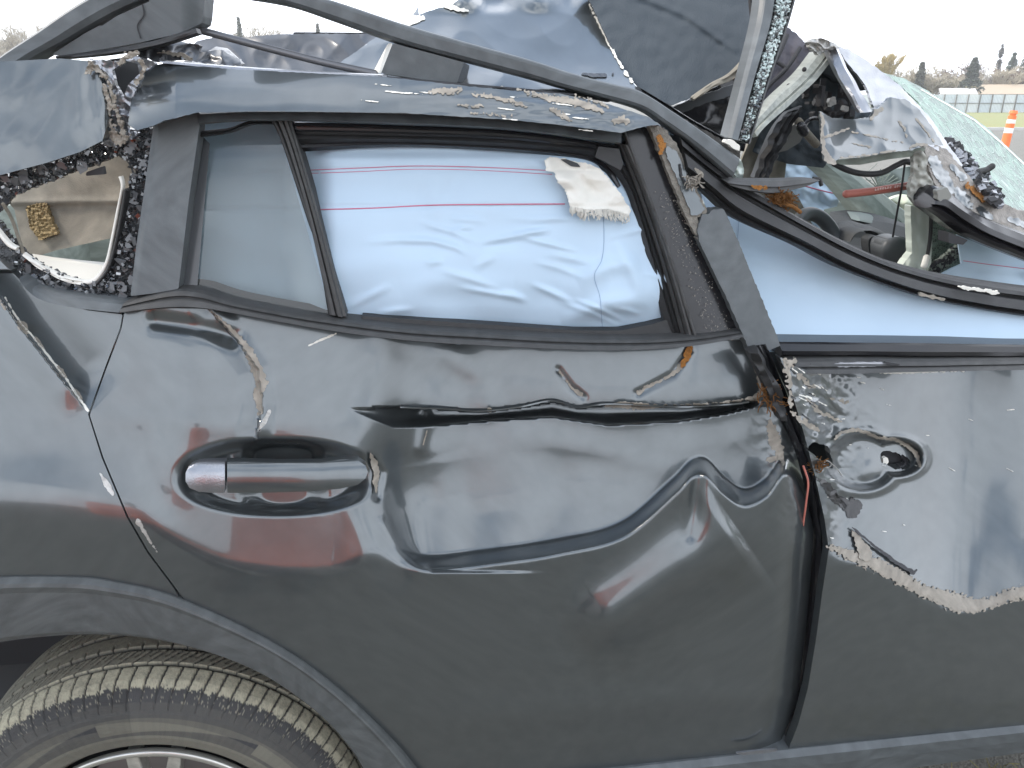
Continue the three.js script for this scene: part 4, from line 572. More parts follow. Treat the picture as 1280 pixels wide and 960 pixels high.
// crumpled roof skin: far sheets, then the raised panel
const crumple = (base, a, s, k) => (x, y) => base(x, y) + a * ridged(x, y, s, k) + a * 0.4 * n3(x * s * 2.2, y * s * 2.2, k + 9);
part('roof_skin', sheet({ loops: [[[225, 84], [245, 52], [275, 44], [300, 47], [345, 43], [376, 42], [470, 42], [500, 60], [500, 100], [330, 92]]], z: crumple(plane([240, 80, -1.62], [480, 90, -1.58], [350, 42, -1.68]), 0.035, 1 / 80, 4), step: 2, rim: 0.01, jag: 1 }), M.paintDull, car, 'crumpled far side of the roof');
part('roof_skin', sheet({ loops: [[[366, 40], [470, 40.5], [470, 43], [366, 43.5]]], z: () => -1.67, step: 2, rim: 0.03 }), M.darkTrim);
part('roof_skin', sheet({ loops: [[[168, 68], [190, 55], [225, 52], [252, 57], [248, 66], [275, 62], [300, 74], [302, 82], [262, 80], [225, 74], [196, 78], [182, 72]]], z: crumple(plane([180, 70, -1.2], [300, 80, -1.24], [240, 52, -1.27]), 0.025, 1 / 34, 8), step: 1.5, rim: 0.01, jag: 1.2 }), M.paintDull);
part('roof_skin', sheet({ loops: [[[238, 78], [270, 58], [283, 60], [305, 80], [290, 84]]], z: crumple(plane([240, 78, -1.28], [300, 80, -1.28], [275, 58, -1.4]), 0.03, 1 / 25, 3), step: 1.5, rim: 0.01 }), M.gloss);
chip([[188, 70, 1.4], [205, 66, 2], [225, 68, 2.4], [238, 74, 1.6]], car, M.primer, { z: () => -1.2, off: 0, name: 'torn_sheet_edge', rim: 0.01 });
part('roof_skin', sheet({ loops: [[[420, 84], [462, 52], [486, 58], [472, 90], [445, 92]]], z: plane([420, 84, -1.3], [472, 90, -1.26], [470, 52, -1.6]), step: 3, rim: 0.01 }), M.silver);
const zRP = (x, y) => plane([500, 110, -1.19], [800, 112, -1.19], [600, 0, -1.47])(x, y) + 0.020 * ridged(x, y * 1.2, 1 / 190, 5) + 0.0025 * n3(x / 40, y / 34, 3) + 0.06 * sm(0, 20, 20 - y) * n3(x / 40, 3, 1);
const raised = part('raised_roof_panel', sheet({ loops: [[[425, 78], [452, 60], [475, 42], [506, 29], [513, 24], [523, 8], [524, 18], [538, 13], [551, 9], [562, 8], [572, 0], [590, -20], [722, -24], [738, 4], [752, 34], [764, 60], [776, 80], [788, 98], [802, 116], [760, 128], [660, 114], [560, 106], [480, 98]]], z: zRP, step: 2, rim: 0.006, jag: 0.7, back: true }), M.paint, car, 'roof panel torn loose and standing up');
for (const c of [[[506, 30, 3], [518, 24, 5], [528, 22, 3]], [[552, 8, 1], [562, 8, 3], [574, 12, 3], [584, 13, 1.6]], [[737, 6, 1], [752, 36, 1.2], [766, 64, 1.4], [778, 84, 1.8], [790, 102, 1.4]], [[600, 114, 1], [625, 110, 2], [652, 113, 1.4]]]) chip(c, raised, M.creamPale, { z: zRP, off: 0.003, jag: 1.6 });
chip([[728, 92, 1], [742, 94, 2.6], [756, 94, 2.4]], raised, M.gloss, { z: zRP, off: 0.004, jag: 0.8, name: 'dent_shade' }); chip([[766, 92, 1.6]], raised, M.gloss, { z: zRP, off: 0.004, jag: 0.4, name: 'dent_shade' });  // dents painted as dark patches, their shade put into the colour
// headliner felt folded up, and the dark hollow beneath it
const zFelt = (x, y) => plane([760, 60, -1.30], [940, 60, -1.42], [850, 130, -1.22])(x, y) + 0.03 * fbm(x / 120, y / 90, 3, 2) + 0.004 * n3(x / 14, y / 14) + 0.006 * Math.exp(-(lineDist(x, y, [[800, -5], [860, 20], [900, 50], [918, 62]])[0] ** 2) / 20) - 0.005 * Math.exp(-(lineDist(x, y, [[800, 3], [860, 28], [900, 57]])[0] ** 2) / 16);
part('headliner_felt', sheet({ loops: [[[722, -24], [952, -24], [943, 30], [932, 64], [922, 84], [900, 100], [882, 112], [866, 122], [840, 132], [815, 120], [799, 110], [786, 95], [764, 58], [740, 6]]], z: zFelt, step: 2, rim: 0.006, back: true, jag: 0.8 }), M.felt, car, 'dark grey felt roof lining folded upwards');
part('headliner_edge', strip([[864, 122, -1.24], [890, 104, -1.24], [912, 92, -1.26], [930, 74, -1.27]], [[868, 126, -1.24], [894, 109, -1.24], [918, 98, -1.26], [934, 80, -1.27]], round(0.004, 4), { n: 30, thick: 0.01, wob: 0.006, wobS: 2 }), M.cream);
part('lining_panel', sheet({ loops: [[[796, 108], [842, 134], [866, 122], [900, 106], [936, 78], [960, 60], [930, 190], [880, 172], [830, 136]]], z: (x, y) => -1.42 + 0.03 * fbm(x / 50, y / 50, 2), step: 3, rim: 0.01 }), M.gloss);
part('lining_panel', sheet({ loops: [[[840, 134], [880, 118], [922, 104], [914, 120], [880, 130], [852, 142]]], z: (x, y) => -1.33 + (y - 120) * 0.0008, step: 2, rim: 0.008, jag: 1 }), M.dashDark);
part('drip_rail', strip([[798, 108, -1.16], [830, 127, -1.15], [870, 152, -1.14], [915, 176, -1.12]], [[802, 116, -1.15], [832, 135, -1.14], [872, 160, -1.13], [912, 184, -1.115]], [[0, 0], [0.3, 0.008], [0.5, 0.002], [0.7, 0.008], [1, 0]], { n: 50, thick: 0.02 }), M.gloss);
part('frame_skin', sheet({ loops: [[[838, 140], [872, 158], [912, 180], [926, 188], [924, 204], [910, 214], [930, 226], [905, 214], [870, 188], [845, 160]]], z: (x, y) => -1.112 + 0.004 * ridged(x, y, 1 / 24, 2), step: 1.5, rim: 0.01, jag: 1.4 }), std([0.07, 0.065, 0.06], { roughness: 0.7, map: again(grime, 9), ...bump(grain, 5, 0.003) }));
part('frame_tip', sheet({ loops: [[[907, 174], [918, 176], [925, 182], [924, 189], [914, 184], [906, 178]]], z: () => -1.09, step: 1.2, rim: 0.01, jag: 1, back: true }), M.creamPale);
// upright door frame, its channel full of broken glass
part('upright_frame', strip([[952, -30, -1.30], [946, 25, -1.27], [928, 98, -1.20], [909, 172, -1.13]], [[972, -30, -1.30], [965, 25, -1.27], [943, 98, -1.20], [922, 176, -1.13]], [[0, 0], [0.15, 0.006], [0.2, 0.010], [0.75, 0.011], [0.82, 0.004], [1, 0]], { n: 60, thick: 0.03 }), M.plastic, car, 'upright grey window frame bent away from the door');
part('upright_frame', strip([[972, -30, -1.30], [965, 25, -1.27], [943, 98, -1.20], [921, 176, -1.13]], [[1000, -30, -1.30], [986, 25, -1.27], [962, 98, -1.20], [936, 180, -1.13]], [[0, 0.006], [0.12, -0.004], [0.5, -0.006], [0.86, -0.003], [0.9, 0.004], [1, 0.004]], { n: 60, thick: 0.03 }), M.rubberGrey);
{ const q = rng(61), g = [], d = []; for (let k = 0; k < 2100; k++) { const t = q(), y = lerp(-25, 176, t), x0 = lin([[-30, 974], [25, 967], [98, 946], [176, 923]], y), x1 = lin([[-30, 996], [25, 982], [98, 958], [176, 934]], y), x = lerp(x0, x1, q()), z = lin([[-30, -1.30], [25, -1.27], [98, -1.20], [176, -1.13]], y), s = 0.0012 + 0.0022 * q(), b = new THREE.BoxGeometry(s * (1 + q()), s, s); b.rotateX(q() * 3); b.rotateY(q() * 3); const p = P(x, y, z - 0.002 + 0.006 * q()); b.translate(p.x, p.y, p.z); (q() < lin([[0, 0.55], [80, 0.6], [130, 0.25], [176, 0.12]], y) ? g : d).push(b); }
  tag(part('glass_crumbs', g, phy([0.42, 0.50, 0.48], { roughness: 0.12, clearcoat: 1 })), null, null, null, 'stuff'); tag(part('glass_crumbs', d, phy([0.03, 0.035, 0.035], { roughness: 0.15, clearcoat: 1 })), null, null, null, 'stuff'); }
part('frame_flap', sheet({ loops: [[[936, -20], [952, -20], [944, 30], [940, 18]]], z: () => -1.36, step: 2, rim: 0.01 }), M.dark);
// ================= crushed front of the cabin =================
part('seat_upholstery', sheet({ loops: [[[980, 44], [984, 34], [996, 42], [1006, 52], [1024, 64], [1014, 84], [990, 104], [962, 130], [940, 158], [934, 178], [948, 110], [964, 70]]], z: (x, y) => -1.40 + 0.02 * fbm(x / 30, y / 30, 2) + (y - 100) * 0.001, step: 2, rim: 0.02, jag: 1.2 }), std([0.075, 0.072, 0.085], { roughness: 0.9, ...bump(grain, 8, 0.001) }));
for (const l of [[[984, 44], [976, 62], [966, 82]], [[1000, 60], [984, 84], [960, 108], [944, 130]], [[972, 78], [984, 86]]]) part('upholstery_seam', tube(l.map((p) => [p[0], p[1], -1.385 + (p[1] - 100) * 0.001]), 0.004, 20, 5), M.dark);
part('roof_bow', strip([[1022, 64, -1.36], [1000, 92, -1.34], [968, 122, -1.31], [945, 147, -1.28], [936, 158, -1.27]], [[1040, 74, -1.36], [1013, 106, -1.34], [978, 138, -1.31], [952, 160, -1.28], [942, 172, -1.27]], [[0, 0], [0.08, 0.008], [0.4, 0.012], [0.5, 0.010], [0.56, 0.016], [0.85, 0.016], [1, 0]], { n: 60, thick: 0.03, wob: 0.004, wobS: 5 }), std([0.36, 0.38, 0.35], { roughness: 0.5, map: again(grime, 8) }), car, 'pale grey bent roof bow');
for (const [x, y] of [[996, 107], [958, 142], [1016, 86]]) part('bolt_hole', (() => { const s = new THREE.SphereGeometry(0.004, 8, 6); const p = P(x, y, -1.30); s.translate(p.x, p.y, p.z - 0.03); return s; })(), M.dark);
part('hollow_shade_panel', (() => { const a = [[1010, 55, -1.42], [1030, 58, -1.42], [1062, 64, -1.46], [1095, 90, -1.48], [1120, 108, -1.5]].map(PA), g = new THREE.BufferGeometry(), ps = [], id = []; a.forEach((p, i) => { ps.push(p.x, p.y, p.z, p.x + 0.1, p.y - 0.04, p.z - 0.9); if (i) id.push(2 * i - 2, 2 * i - 1, 2 * i, 2 * i, 2 * i - 1, 2 * i + 1); }); g.setAttribute('position', new THREE.Float32BufferAttribute(ps, 3)); g.setAttribute('uv', new THREE.Float32BufferAttribute(ps.filter((_, i) => i % 3 < 2), 2)); g.setIndex(id); g.computeVertexNormals(); return g; })(), M.felt);  // added overhead sheet, put in to shade the hollow below it
part('hollow_shade_panel', sheet({ loops: [[[1036, 66], [1052, 80], [1092, 146], [1060, 152], [1030, 210], [985, 205], [940, 190], [952, 162], [1000, 112]]], z: (x, y) => -1.70 + 0.05 * fbm(x / 30, y / 30, 4), step: 3, rim: 0 }), M.felt);  // dark sheet in the cabin hollow, its shade put into the colour
{ const q = rng(71), g = []; for (let k = 0; k < 34; k++) { const x = 1006 + q() * 66, y = 100 + q() * 48; const s = new THREE.BoxGeometry(0.006 + q() * 0.03, 0.004 + q() * 0.012, 0.01); s.rotateZ(q() * 3); s.rotateY(q() * 2); const p = P(x, y, -1.5 - q() * 0.08); s.translate(p.x, p.y, p.z); g.push(s); } part('torn_foam', g, M.darkTrim); }
part('clip', sheet({ loops: [[[1036, 122], [1044, 121], [1045, 130], [1038, 134]]], z: () => -1.48, step: 1, rim: 0.01, jag: 1 }), M.bareMetal); part('clip', sheet({ loops: [[[1056, 132], [1062, 133], [1060, 139], [1053, 138]]], z: () => -1.48, step: 1, rim: 0.01, jag: 1 }), M.bareMetal);
part('wire_bundle', tube([[1000, 166, -1.42], [1012, 150, -1.44], [1024, 148, -1.42], [1030, 160, -1.42]], 0.004), M.gloss);
part('roof_bow', capTube([[998, 152, -1.40], [1006, 164, -1.40], [1020, 180, -1.42]], 0.0075), M.cream); part('clamp', capTube([[1001, 158, -1.385], [1005, 165, -1.385]], 0.0085), M.gloss);
// silver roof skin, folded flange, torn flap
const zSk = (x, y) => plane([1050, 60, -1.42], [1190, 200, -1.36], [1060, 150, -1.28])(x, y) + 0.012 * ridged(x, y, 1 / 70, 6) + 0.004 * n3(x / 14, y / 12, 3) + 0.012 * Math.exp(-(lineDist(x, y, [[1104, 126], [1125, 122], [1145, 134], [1175, 176]])[0] ** 2) / 120);
const skin = part('front_roof_skin', sheet({ loops: [[[1044, 56], [1062, 62], [1082, 74], [1100, 88], [1122, 104], [1146, 129], [1162, 146], [1186, 182], [1204, 206], [1196, 214], [1176, 190], [1158, 180], [1140, 186], [1100, 160], [1086, 150], [1094, 138], [1082, 106], [1062, 82]]], z: zSk, step: 1.5, rim: 0.008, jag: 0.8, back: true }), M.silver, car, 'silvery crumpled roof skin ahead of the torn opening');
const zFl = (x, y) => plane([1030, 145, -1.27], [1150, 150, -1.33], [1035, 200, -1.20])(x, y) + 0.012 * ridged(x, y, 1 / 75, 4) + 0.0008 * n3(x / 14, y / 14, 3);
const flap = part('torn_roof_flap', sheet({ loops: [[[1025, 139], [1040, 147], [1062, 149], [1088, 147], [1098, 134], [1112, 122], [1132, 124], [1150, 138], [1166, 160], [1180, 182], [1160, 180], [1140, 188], [1112, 190], [1075, 196], [1050, 197], [1040, 206], [1030, 200], [1027, 170]]], z: zFl, step: 1.5, rim: 0.006, jag: 0.8, back: true }), M.paint, car, 'torn flap of roof skin hanging over the windscreen opening');
for (const c of [[[1026, 142, 1.4], [1029, 150, 2.6], [1028, 168, 2.4], [1030, 188, 3.5], [1036, 200, 6], [1042, 203, 4]], [[1029, 172, 3], [1044, 167, 2], [1062, 160, 1.2]], [[1088, 150, 2], [1096, 140, 4], [1102, 136, 3]], [[1052, 197, 1], [1085, 194, 1.2], [1120, 188, 1.2]], [[1160, 182, 2], [1150, 180, 3], [1138, 184, 2]], [[1060, 178, 0.6], [1090, 184, 1]], [[1065, 165, 0.6], [1100, 172, 0.9], [1128, 178, 0.5]], [[1122, 150, 0.8], [1130, 160, 1.4], [1134, 172, 1]], [[1145, 148, 0.8], [1158, 164, 1.2], [1168, 178, 0.8]]]) chip(c.map((p) => [p[0], p[1], p[2] * 0.75]), flap, M.primer, { z: zFl, off: 0.0008, jag: 1.6, rim: 0.0005 });
part('folded_flange', strip([[1031, 58, -1.34], [1044, 86, -1.31], [1060, 114, -1.28], [1076, 141, -1.25]], [[1048, 56, -1.35], [1058, 78, -1.32], [1075, 110, -1.29], [1091, 139, -1.26]], [[0, 0], [0.1, 0.004], [0.45, 0.010], [0.8, 0.004], [0.85, -0.006], [1, -0.012]], { n: 50, thick: 0.012, wob: 0.006, wobS: 3 }), M.silver);
part('folded_flange', sheet({ loops: [[[1010, 53], [1016, 48], [1026, 47], [1046, 54], [1049, 60], [1034, 62], [1024, 68], [1014, 60]]], z: (x, y) => -1.33 + 0.02 * ridged(x, y, 1 / 16, 3), step: 1.2, rim: 0.012, jag: 1.2, back: true }), M.bareMetal);
// crazed windscreen
const crack = texture(1024, (() => { const q = rng(81), N = 34, pts = []; for (let j = 0; j < N; j++) for (let i = 0; i < N; i++) pts.push([(i + q()) / N, (j + q()) / N, q()]); return (u, v) => { let a = 9, b = 9, s = 0; const ci = Math.floor(u * N), cj = Math.floor(v * N); for (let j = -1; j <= 1; j++) for (let i = -1; i <= 1; i++) { const p = pts[((cj + j + N) % N) * N + (ci + i + N) % N]; let dx = Math.abs(p[0] - u), dy = Math.abs(p[1] - v); dx = Math.min(dx, 1 - dx); dy = Math.min(dy, 1 - dy); const d = Math.hypot(dx, dy); if (d < a) { b = a; a = d; s = p[2]; } else if (d < b) b = d; } const e = clamp(1 - (b - a) * N * 6); const k = 0.52 + 0.32 * s; return [lerp(k * 0.92, 1, e), lerp(k * 1.05, 1, e), lerp(k, 1, e)]; }; })());
const zW = (x, y) => plane([1110, 95, -1.75], [1280, 210, -1.85], [1200, 205, -1.42])(x, y) + 0.05 * Math.exp(-((x - 1180) ** 2 + (y - 150) ** 2) / 3000) + 0.010 * n3(x / 20, y / 16, 2) + 0.02 * n3(x / 60, y / 50, 5);
const wind = part('windscreen', sheet({ loops: [[[1100, 90], [1112, 93], [1130, 98], [1150, 108], [1165, 117], [1182, 127], [1200, 137], [1216, 146], [1232, 158], [1250, 174], [1266, 190], [1282, 204], [1350, 262], [1350, 315], [1280, 276], [1240, 252], [1215, 226], [1195, 200], [1175, 168], [1150, 130], [1122, 104]]], z: zW, step: 2, rim: 0.006, jag: 0.6 }), phy([0.275, 0.40, 0.315], { map: again(crack, 2.2), roughness: 0.45, transmission: 0.2, thickness: 0, ...bump(crack, 2.2, 0.004) }), car, 'crazed pale green windscreen');
chip([[1152, 112, 0.8], [1185, 131, 1], [1218, 150, 1], [1250, 177, 1], [1290, 214, 1]], wind, M.creamPale, { z: zW, off: 0.004, jag: 0.3, name: 'glass_edge' });
// front pillar: scarred skin over a dark tube
const zPi = (x, y) => plane([1160, 190, -1.34], [1330, 300, -1.30], [1180, 245, -1.27])(x, y) + 0.008 * ridged(x, y, 1 / 30, 5) + 0.003 * n3(x / 8, y / 8, 3);
const pill = part('front_pillar_skin', sheet({ loops: [[[1155, 184], [1166, 180], [1182, 186], [1198, 204], [1216, 226], [1240, 246], [1262, 258], [1350, 290], [1350, 322], [1280, 302], [1240, 286], [1205, 270], [1182, 246], [1168, 228], [1160, 208]]], z: zPi, step: 1.5, rim: 0.01, jag: 1.4, back: true }), std([0.30, 0.27, 0.24], { roughness: 0.55, metalness: 0.3, map: again(grime, 9), ...bump(grain, 5, 0.002) }), car, 'scarred front pillar skin');
for (const c of [[[1166, 200, 6], [1174, 214, 8], [1184, 228, 7], [1190, 238, 4]], [[1198, 240, 6], [1206, 250, 7], [1212, 258, 4]], [[1190, 208, 3], [1204, 222, 4]], [[1225, 262, 4], [1236, 270, 5]], [[1262, 274, 3], [1290, 284, 5], [1330, 300, 5]]]) chip(c, pill, M.paint, { z: zPi, off: 0.002, jag: 2.6, name: 'paint_remnant' });
for (const c of [[[1210, 232, 3], [1220, 240, 4], [1230, 250, 3]], [[1240, 250, 2], [1252, 256, 3]]]) chip(c, pill, M.rust, { z: zPi, off: 0.006, jag: 3, name: 'rust_patch' });
part('front_pillar_tube', strip([[1154, 240, -1.27], [1168, 232, -1.265], [1190, 244, -1.26], [1220, 266, -1.255], [1262, 284, -1.25], [1350, 318, -1.25]], [[1156, 260, -1.25], [1170, 270, -1.25], [1192, 287, -1.245], [1222, 302, -1.24], [1262, 318, -1.235], [1350, 352, -1.235]], [[0, 0], [0.12, 0.016], [0.4, 0.03], [0.62, 0.03], [0.68, 0.018], [0.8, 0.022], [0.92, 0.014], [1, 0]], { n: 70, thick: 0.03, wob: 0.005, wobS: 4 }), M.gloss);
part('tube_bracket', sheet({ loops: [[[1172, 238], [1184, 234], [1190, 246], [1180, 254], [1172, 250]]], z: () => -1.228, step: 1.5, rim: 0.012, jag: 0.8 }), std([0.2, 0.2, 0.18], { roughness: 0.6 }));
part('tube_bracket', sheet({ loops: [[[1186, 290], [1210, 300], [1204, 306], [1186, 304]]], z: () => -1.23, step: 1.5, rim: 0.03 }), M.dark);
{ const q = rng(91), g = []; for (let k = 0; k < 240; k++) { const t = q(), x = lerp(1186, 1252, t), y = lerp(176, 252, t) + (q() - 0.4) * 20, s = 0.003 + q() * 0.009, b = new THREE.BoxGeometry(s * 1.6, s, s * 0.6); b.rotateZ(q() * 3); b.rotateX(q() * 3); const p = P(x, y, zW(x, y) + 0.03 + q() * 0.02); b.translate(p.x, p.y, p.z); g.push(b); } part('broken_glass_edge', g.filter((_, i) => i % 2), M.silver); tag(part('broken_glass_edge', g.filter((_, i) => !(i % 2)), M.dark), null, null, null, 'stuff'); car.children[car.children.length - 2].userData.kind = 'stuff'; }
part('seal_scrap', capTube([[1226, 222, -1.40], [1222, 216, -1.40], [1234, 212, -1.41], [1240, 208, -1.41]], 0.006), M.rubber);
part('bracket', sheet({ loops: [[[1142, 194], [1152, 188], [1160, 196], [1158, 214], [1168, 230], [1160, 250], [1156, 262], [1146, 258], [1138, 246], [1137, 232], [1142, 218]]], z: (x, y) => -1.29 + 0.008 * n3(x / 8, y / 10) + 0.006 * sm(1146, 1154, x), step: 1.5, rim: 0.01, jag: 0.6, back: true, hole: chainSdf([[1149, 208, 2.2]]) }), std([0.42, 0.42, 0.38], { roughness: 0.5, map: again(grime, 9) }));
part('bracket', sheet({ loops: [[[1040, 201], [1080, 197], [1118, 190], [1144, 186], [1158, 184], [1152, 194], [1138, 196], [1112, 199], [1076, 206], [1052, 206]]], z: (x, y) => -1.30 + 0.006 * n3(x / 18, y / 10), step: 1.5, rim: 0.012, back: true }), M.greyTrim);
// inside: hose, cables, pillar trim, dashboard, wheel, mirror
const hose = part('red_hose', capTube([[1058, 242.5, -1.36], [1090, 239, -1.365], [1130, 233, -1.37], [1168, 226, -1.38]], 0.0072), M.hose, car, 'brick-red hose end with pale lettering');
{ // small broken lettering on the hose: rows of short raised strokes, as worn as in the photograph
  const q = rng(95), g = []; for (let k = 0; k < 13; k++) { if (k === 7) continue; const t = k / 12, x = lerp(1096, 1133, t), y = lerp(237.2, 231.8, t), p0 = P(x, y, -1.353); for (const [dx, dy, w, h] of [[-0.0008, 0, 0.0005, 0.0038], [0.0006, q() < 0.5 ? 0.0016 : -0.0014, 0.0018, 0.0005], [0.001, q() < 0.5 ? 0.0008 : -0.0008, 0.0005, 0.0022]]) { const b = new THREE.BoxGeometry(w, h, 0.0006); b.translate(p0.x + dx, p0.y + dy, p0.z - 0.0035); g.push(b); } } part('lettering', g, M.whiteInk, hose); }
part('cable', tube([[1042, 204, -1.33], [1058, 212, -1.33], [1078, 217, -1.33], [1102, 216, -1.33], [1120, 207, -1.33], [1132, 202, -1.33], [1146, 207, -1.33], [1150, 216, -1.33]], 0.0052, 60), M.rubber);
part('cable', tube([[1131, 204, -1.35], [1127, 235, -1.35], [1122, 262, -1.36], [1116, 296, -1.38]], 0.0019, 40), M.rubber);
part('far_pillar_trim', strip([[1000, 166, -2.15], [1055, 206, -2.1], [1092, 233, -2.05], [1152, 280, -1.98]], [[968, 178, -2.15], [1012, 206, -2.1], [1042, 234, -2.05], [1076, 276, -1.98], [1090, 296, -1.95]], [[0, 0], [0.1, 0.03], [0.4, 0.05], [0.7, 0.045], [0.95, 0.02], [1, 0]], { n: 50, thick: 0.04 }), M.greyTrim, car, 'far windscreen pillar in pale grey-green trim');
part('far_airbag', sheet({ loops: [[[955, 196], [975, 186], [996, 196], [1016, 208], [1040, 230], [1052, 244], [1046, 258], [1030, 262], [1024, 290], [1010, 300], [970, 280]]], z: (x, y) => -2.25 + 0.05 * fbm(x / 26, y / 22, 3, 3) , step: 2, rim: 0.01 }), M.airbag);
part('red_seam', tube([[1004, 232, -2.18], [1030, 239, -2.18], [1048, 243, -2.18]], 0.002, 20, 5), M.redThread);
part('door_trim', sheet({ loops: [[[905, 200], [925, 205], [940, 168], [966, 150], [985, 190], [980, 228], [1000, 250], [1016, 282], [990, 300], [930, 262], [905, 226]]], z: (x, y) => -1.75 + 0.02 * n3(x / 20, y / 30, 2), step: 2.5, rim: 0.01 }), M.cream);
part('door_trim', sheet({ loops: [[[908, 226], [914, 206], [926, 198], [930, 210], [929, 228]]], z: (x, y) => -1.18 + 0.01 * n3(x / 6, y / 8), step: 1.5, rim: 0.01, jag: 0.8 }), std([0.45, 0.50, 0.46], { roughness: 0.3 }));
part('cable_sleeve', strip([[984, 140, -1.40], [968, 160, -1.39], [954, 190, -1.37], [942, 222, -1.35]], [[1004, 132, -1.40], [986, 168, -1.39], [972, 196, -1.37], [958, 226, -1.35]], [[0, 0], [0.2, 0.010], [0.35, 0.004], [0.5, 0.012], [0.7, 0.005], [0.85, 0.010], [1, 0]], { n: 80, thick: 0.015, wob: 0.012, wobS: 1.6 }), M.rubber);
part('seat_top', sheet({ loops: [[[966, 176], [1000, 150], [1006, 165], [1000, 178], [984, 188], [968, 192]]], z: () => -1.6, step: 3, rim: 0.02 }), std([0.12, 0.12, 0.11], { roughness: 0.8 }));
part('torn_trim_strip', strip([[902, 224, -1.09], [930, 223, -1.10], [970, 223, -1.11], [1004, 222, -1.12], [1022, 224, -1.13]], [[912, 232, -1.085], [936, 239, -1.09], [968, 242, -1.10], [1000, 235, -1.115], [1020, 226, -1.13]], [[0, 0], [0.15, 0.006], [0.5, 0.010], [0.55, 0.007], [0.9, 0.007], [1, 0]], { n: 50, thick: 0.008, wob: 0.002 }), M.rubberGrey);
part('torn_trim_strip', tube([[1016, 223, -1.13], [1024, 224, -1.13], [1027, 232, -1.13]], 0.003, 12, 6), M.rubber);
chip([[940, 233, 1], [948, 235, 2.4], [958, 234, 2]], car, M.rust, { z: () => -1.083, off: 0, name: 'rust_patch', jag: 2 });
tuft(P(972, 247, -1.105), 110, 0.016, 0.0008, M.rust, 'orange_fibre_tuft', car, 'frayed orange fibres under the torn trim strip', 1.0, 77); tuft(P(982, 251, -1.11), 60, 0.014, 0.0008, M.rust, 'orange_fibre_tuft', car, undefined, 1.2, 78);
part('orange_fibre_tuft', capTube([[984, 256, -1.10], [992, 259, -1.10], [1000, 265, -1.10]], 0.003), M.rust);
{ const c = P(1022, 304, -1.62), t = new THREE.TorusGeometry(0.068, 0.0155, 14, 60); t.rotateX(-0.5); t.rotateY(0.5); t.translate(c.x, c.y, c.z); const sw = part('steering_wheel', t, std([0.05, 0.055, 0.058], { roughness: 0.5 }), car, 'dark steering wheel rim'); const h = new THREE.SphereGeometry(0.035, 16, 12); h.scale(1, 1, 0.5); h.translate(c.x, c.y - 0.02, c.z - 0.02); part('wheel_hub', h, M.dashDark, sw); const sp = new THREE.BoxGeometry(0.13, 0.018, 0.012); sp.translate(c.x, c.y - 0.015, c.z - 0.008); part('spoke', sp, M.dashDark, sw); }
part('dashboard', strip([[1050, 268, -1.95], [1075, 266, -1.95], [1110, 272, -1.9], [1160, 292, -1.85]], [[1040, 330, -1.6], [1075, 340, -1.6], [1120, 345, -1.6], [1170, 350, -1.6]], [[0, 0], [0.1, 0.05], [0.3, 0.06], [0.45, 0.02], [0.6, 0.0], [1, 0]], { n: 30, thick: 0.05 }), M.dashDark);
part('dashboard', strip([[1066, 266, -1.93], [1100, 270, -1.93], [1150, 288, -1.9]], [[1072, 276, -1.85], [1110, 286, -1.85], [1150, 302, -1.85]], round(0.02, 6), { n: 30, thick: 0.03 }), std([0.16, 0.19, 0.18], { roughness: 0.7 }));
part('instrument_hood', strip([[1056, 292, -1.66], [1066, 282, -1.66], [1086, 282, -1.65], [1106, 292, -1.64], [1116, 306, -1.63]], [[1060, 302, -1.60], [1068, 291, -1.60], [1086, 288, -1.59], [1102, 298, -1.58], [1110, 312, -1.57]], round(0.02, 6), { n: 30, thick: 0.06 }), M.dashDark);
part('mirror', sheet({ loops: [curve([[1102, 304], [1110, 298], [1124, 296], [1136, 302], [1139, 312], [1134, 328], [1112, 330], [1102, 322]], 40, true)], z: (x, y) => -1.50 + 0.02 * Math.sqrt(clamp(1 - ((x - 1120) / 20) ** 2 - ((y - 313) / 18) ** 2)), step: 1.5, rim: 0.04, back: true }), std([0.06, 0.065, 0.068], { roughness: 0.5 }));
part('mirror', sheet({ loops: [curve([[1086, 300], [1096, 295], [1102, 302], [1098, 318], [1088, 318]], 24, true)], z: () => -1.56, step: 1.5, rim: 0.03, back: true }), M.dashDark);
part('far_door_card', sheet({ loops: [[[1090, 215], [1160, 205], [1175, 300], [1150, 300], [1118, 265]]], z: (x, y) => -2.45 + 0.02 * n3(x / 20, y / 20), step: 3, rim: 0.01 }), std([0.14, 0.17, 0.155], { roughness: 0.6 }));
part('far_window', sheet({ loops: [curve([[1110, 252], [1128, 244], [1148, 248], [1160, 264], [1158, 284], [1138, 276], [1118, 262]], 40, true)], z: (x, y) => -2.2 + 0.03 * n3(x / 16, y / 14), step: 2, rim: 0.02 }), std([0.52, 0.55, 0.42], { roughness: 0.6 }), car, 'pale side airbag cushion');
{ const g = []; const q = rng(97); for (let k = 0; k < 12; k++) { const a = -2.9 + k * 0.24, c = P(1098, 236, -2.35); const e = c.clone().add(new V3(Math.cos(a) * 0.07, -Math.sin(a) * 0.05, 0.01)); g.push(tubeW([c, c.clone().lerp(e, 0.5).add(new V3(0, 0, 0.002)), e], 0.0018, 4, 4)); } for (let k = 0; k < 14; k++) { const a = P(1076 + q() * 80, 205 + q() * 30, -2.35); g.push(tubeW([a, a.clone().add(new V3((q() - 0.5) * 0.06, (q() - 0.5) * 0.03, 0)), a.clone().add(new V3((q() - 0.5) * 0.1, (q() - 0.5) * 0.05, 0))], 0.0012, 4, 4)); } tag(part('glass_cracks', g, M.greyTrim), null, null, null, 'stuff'); }
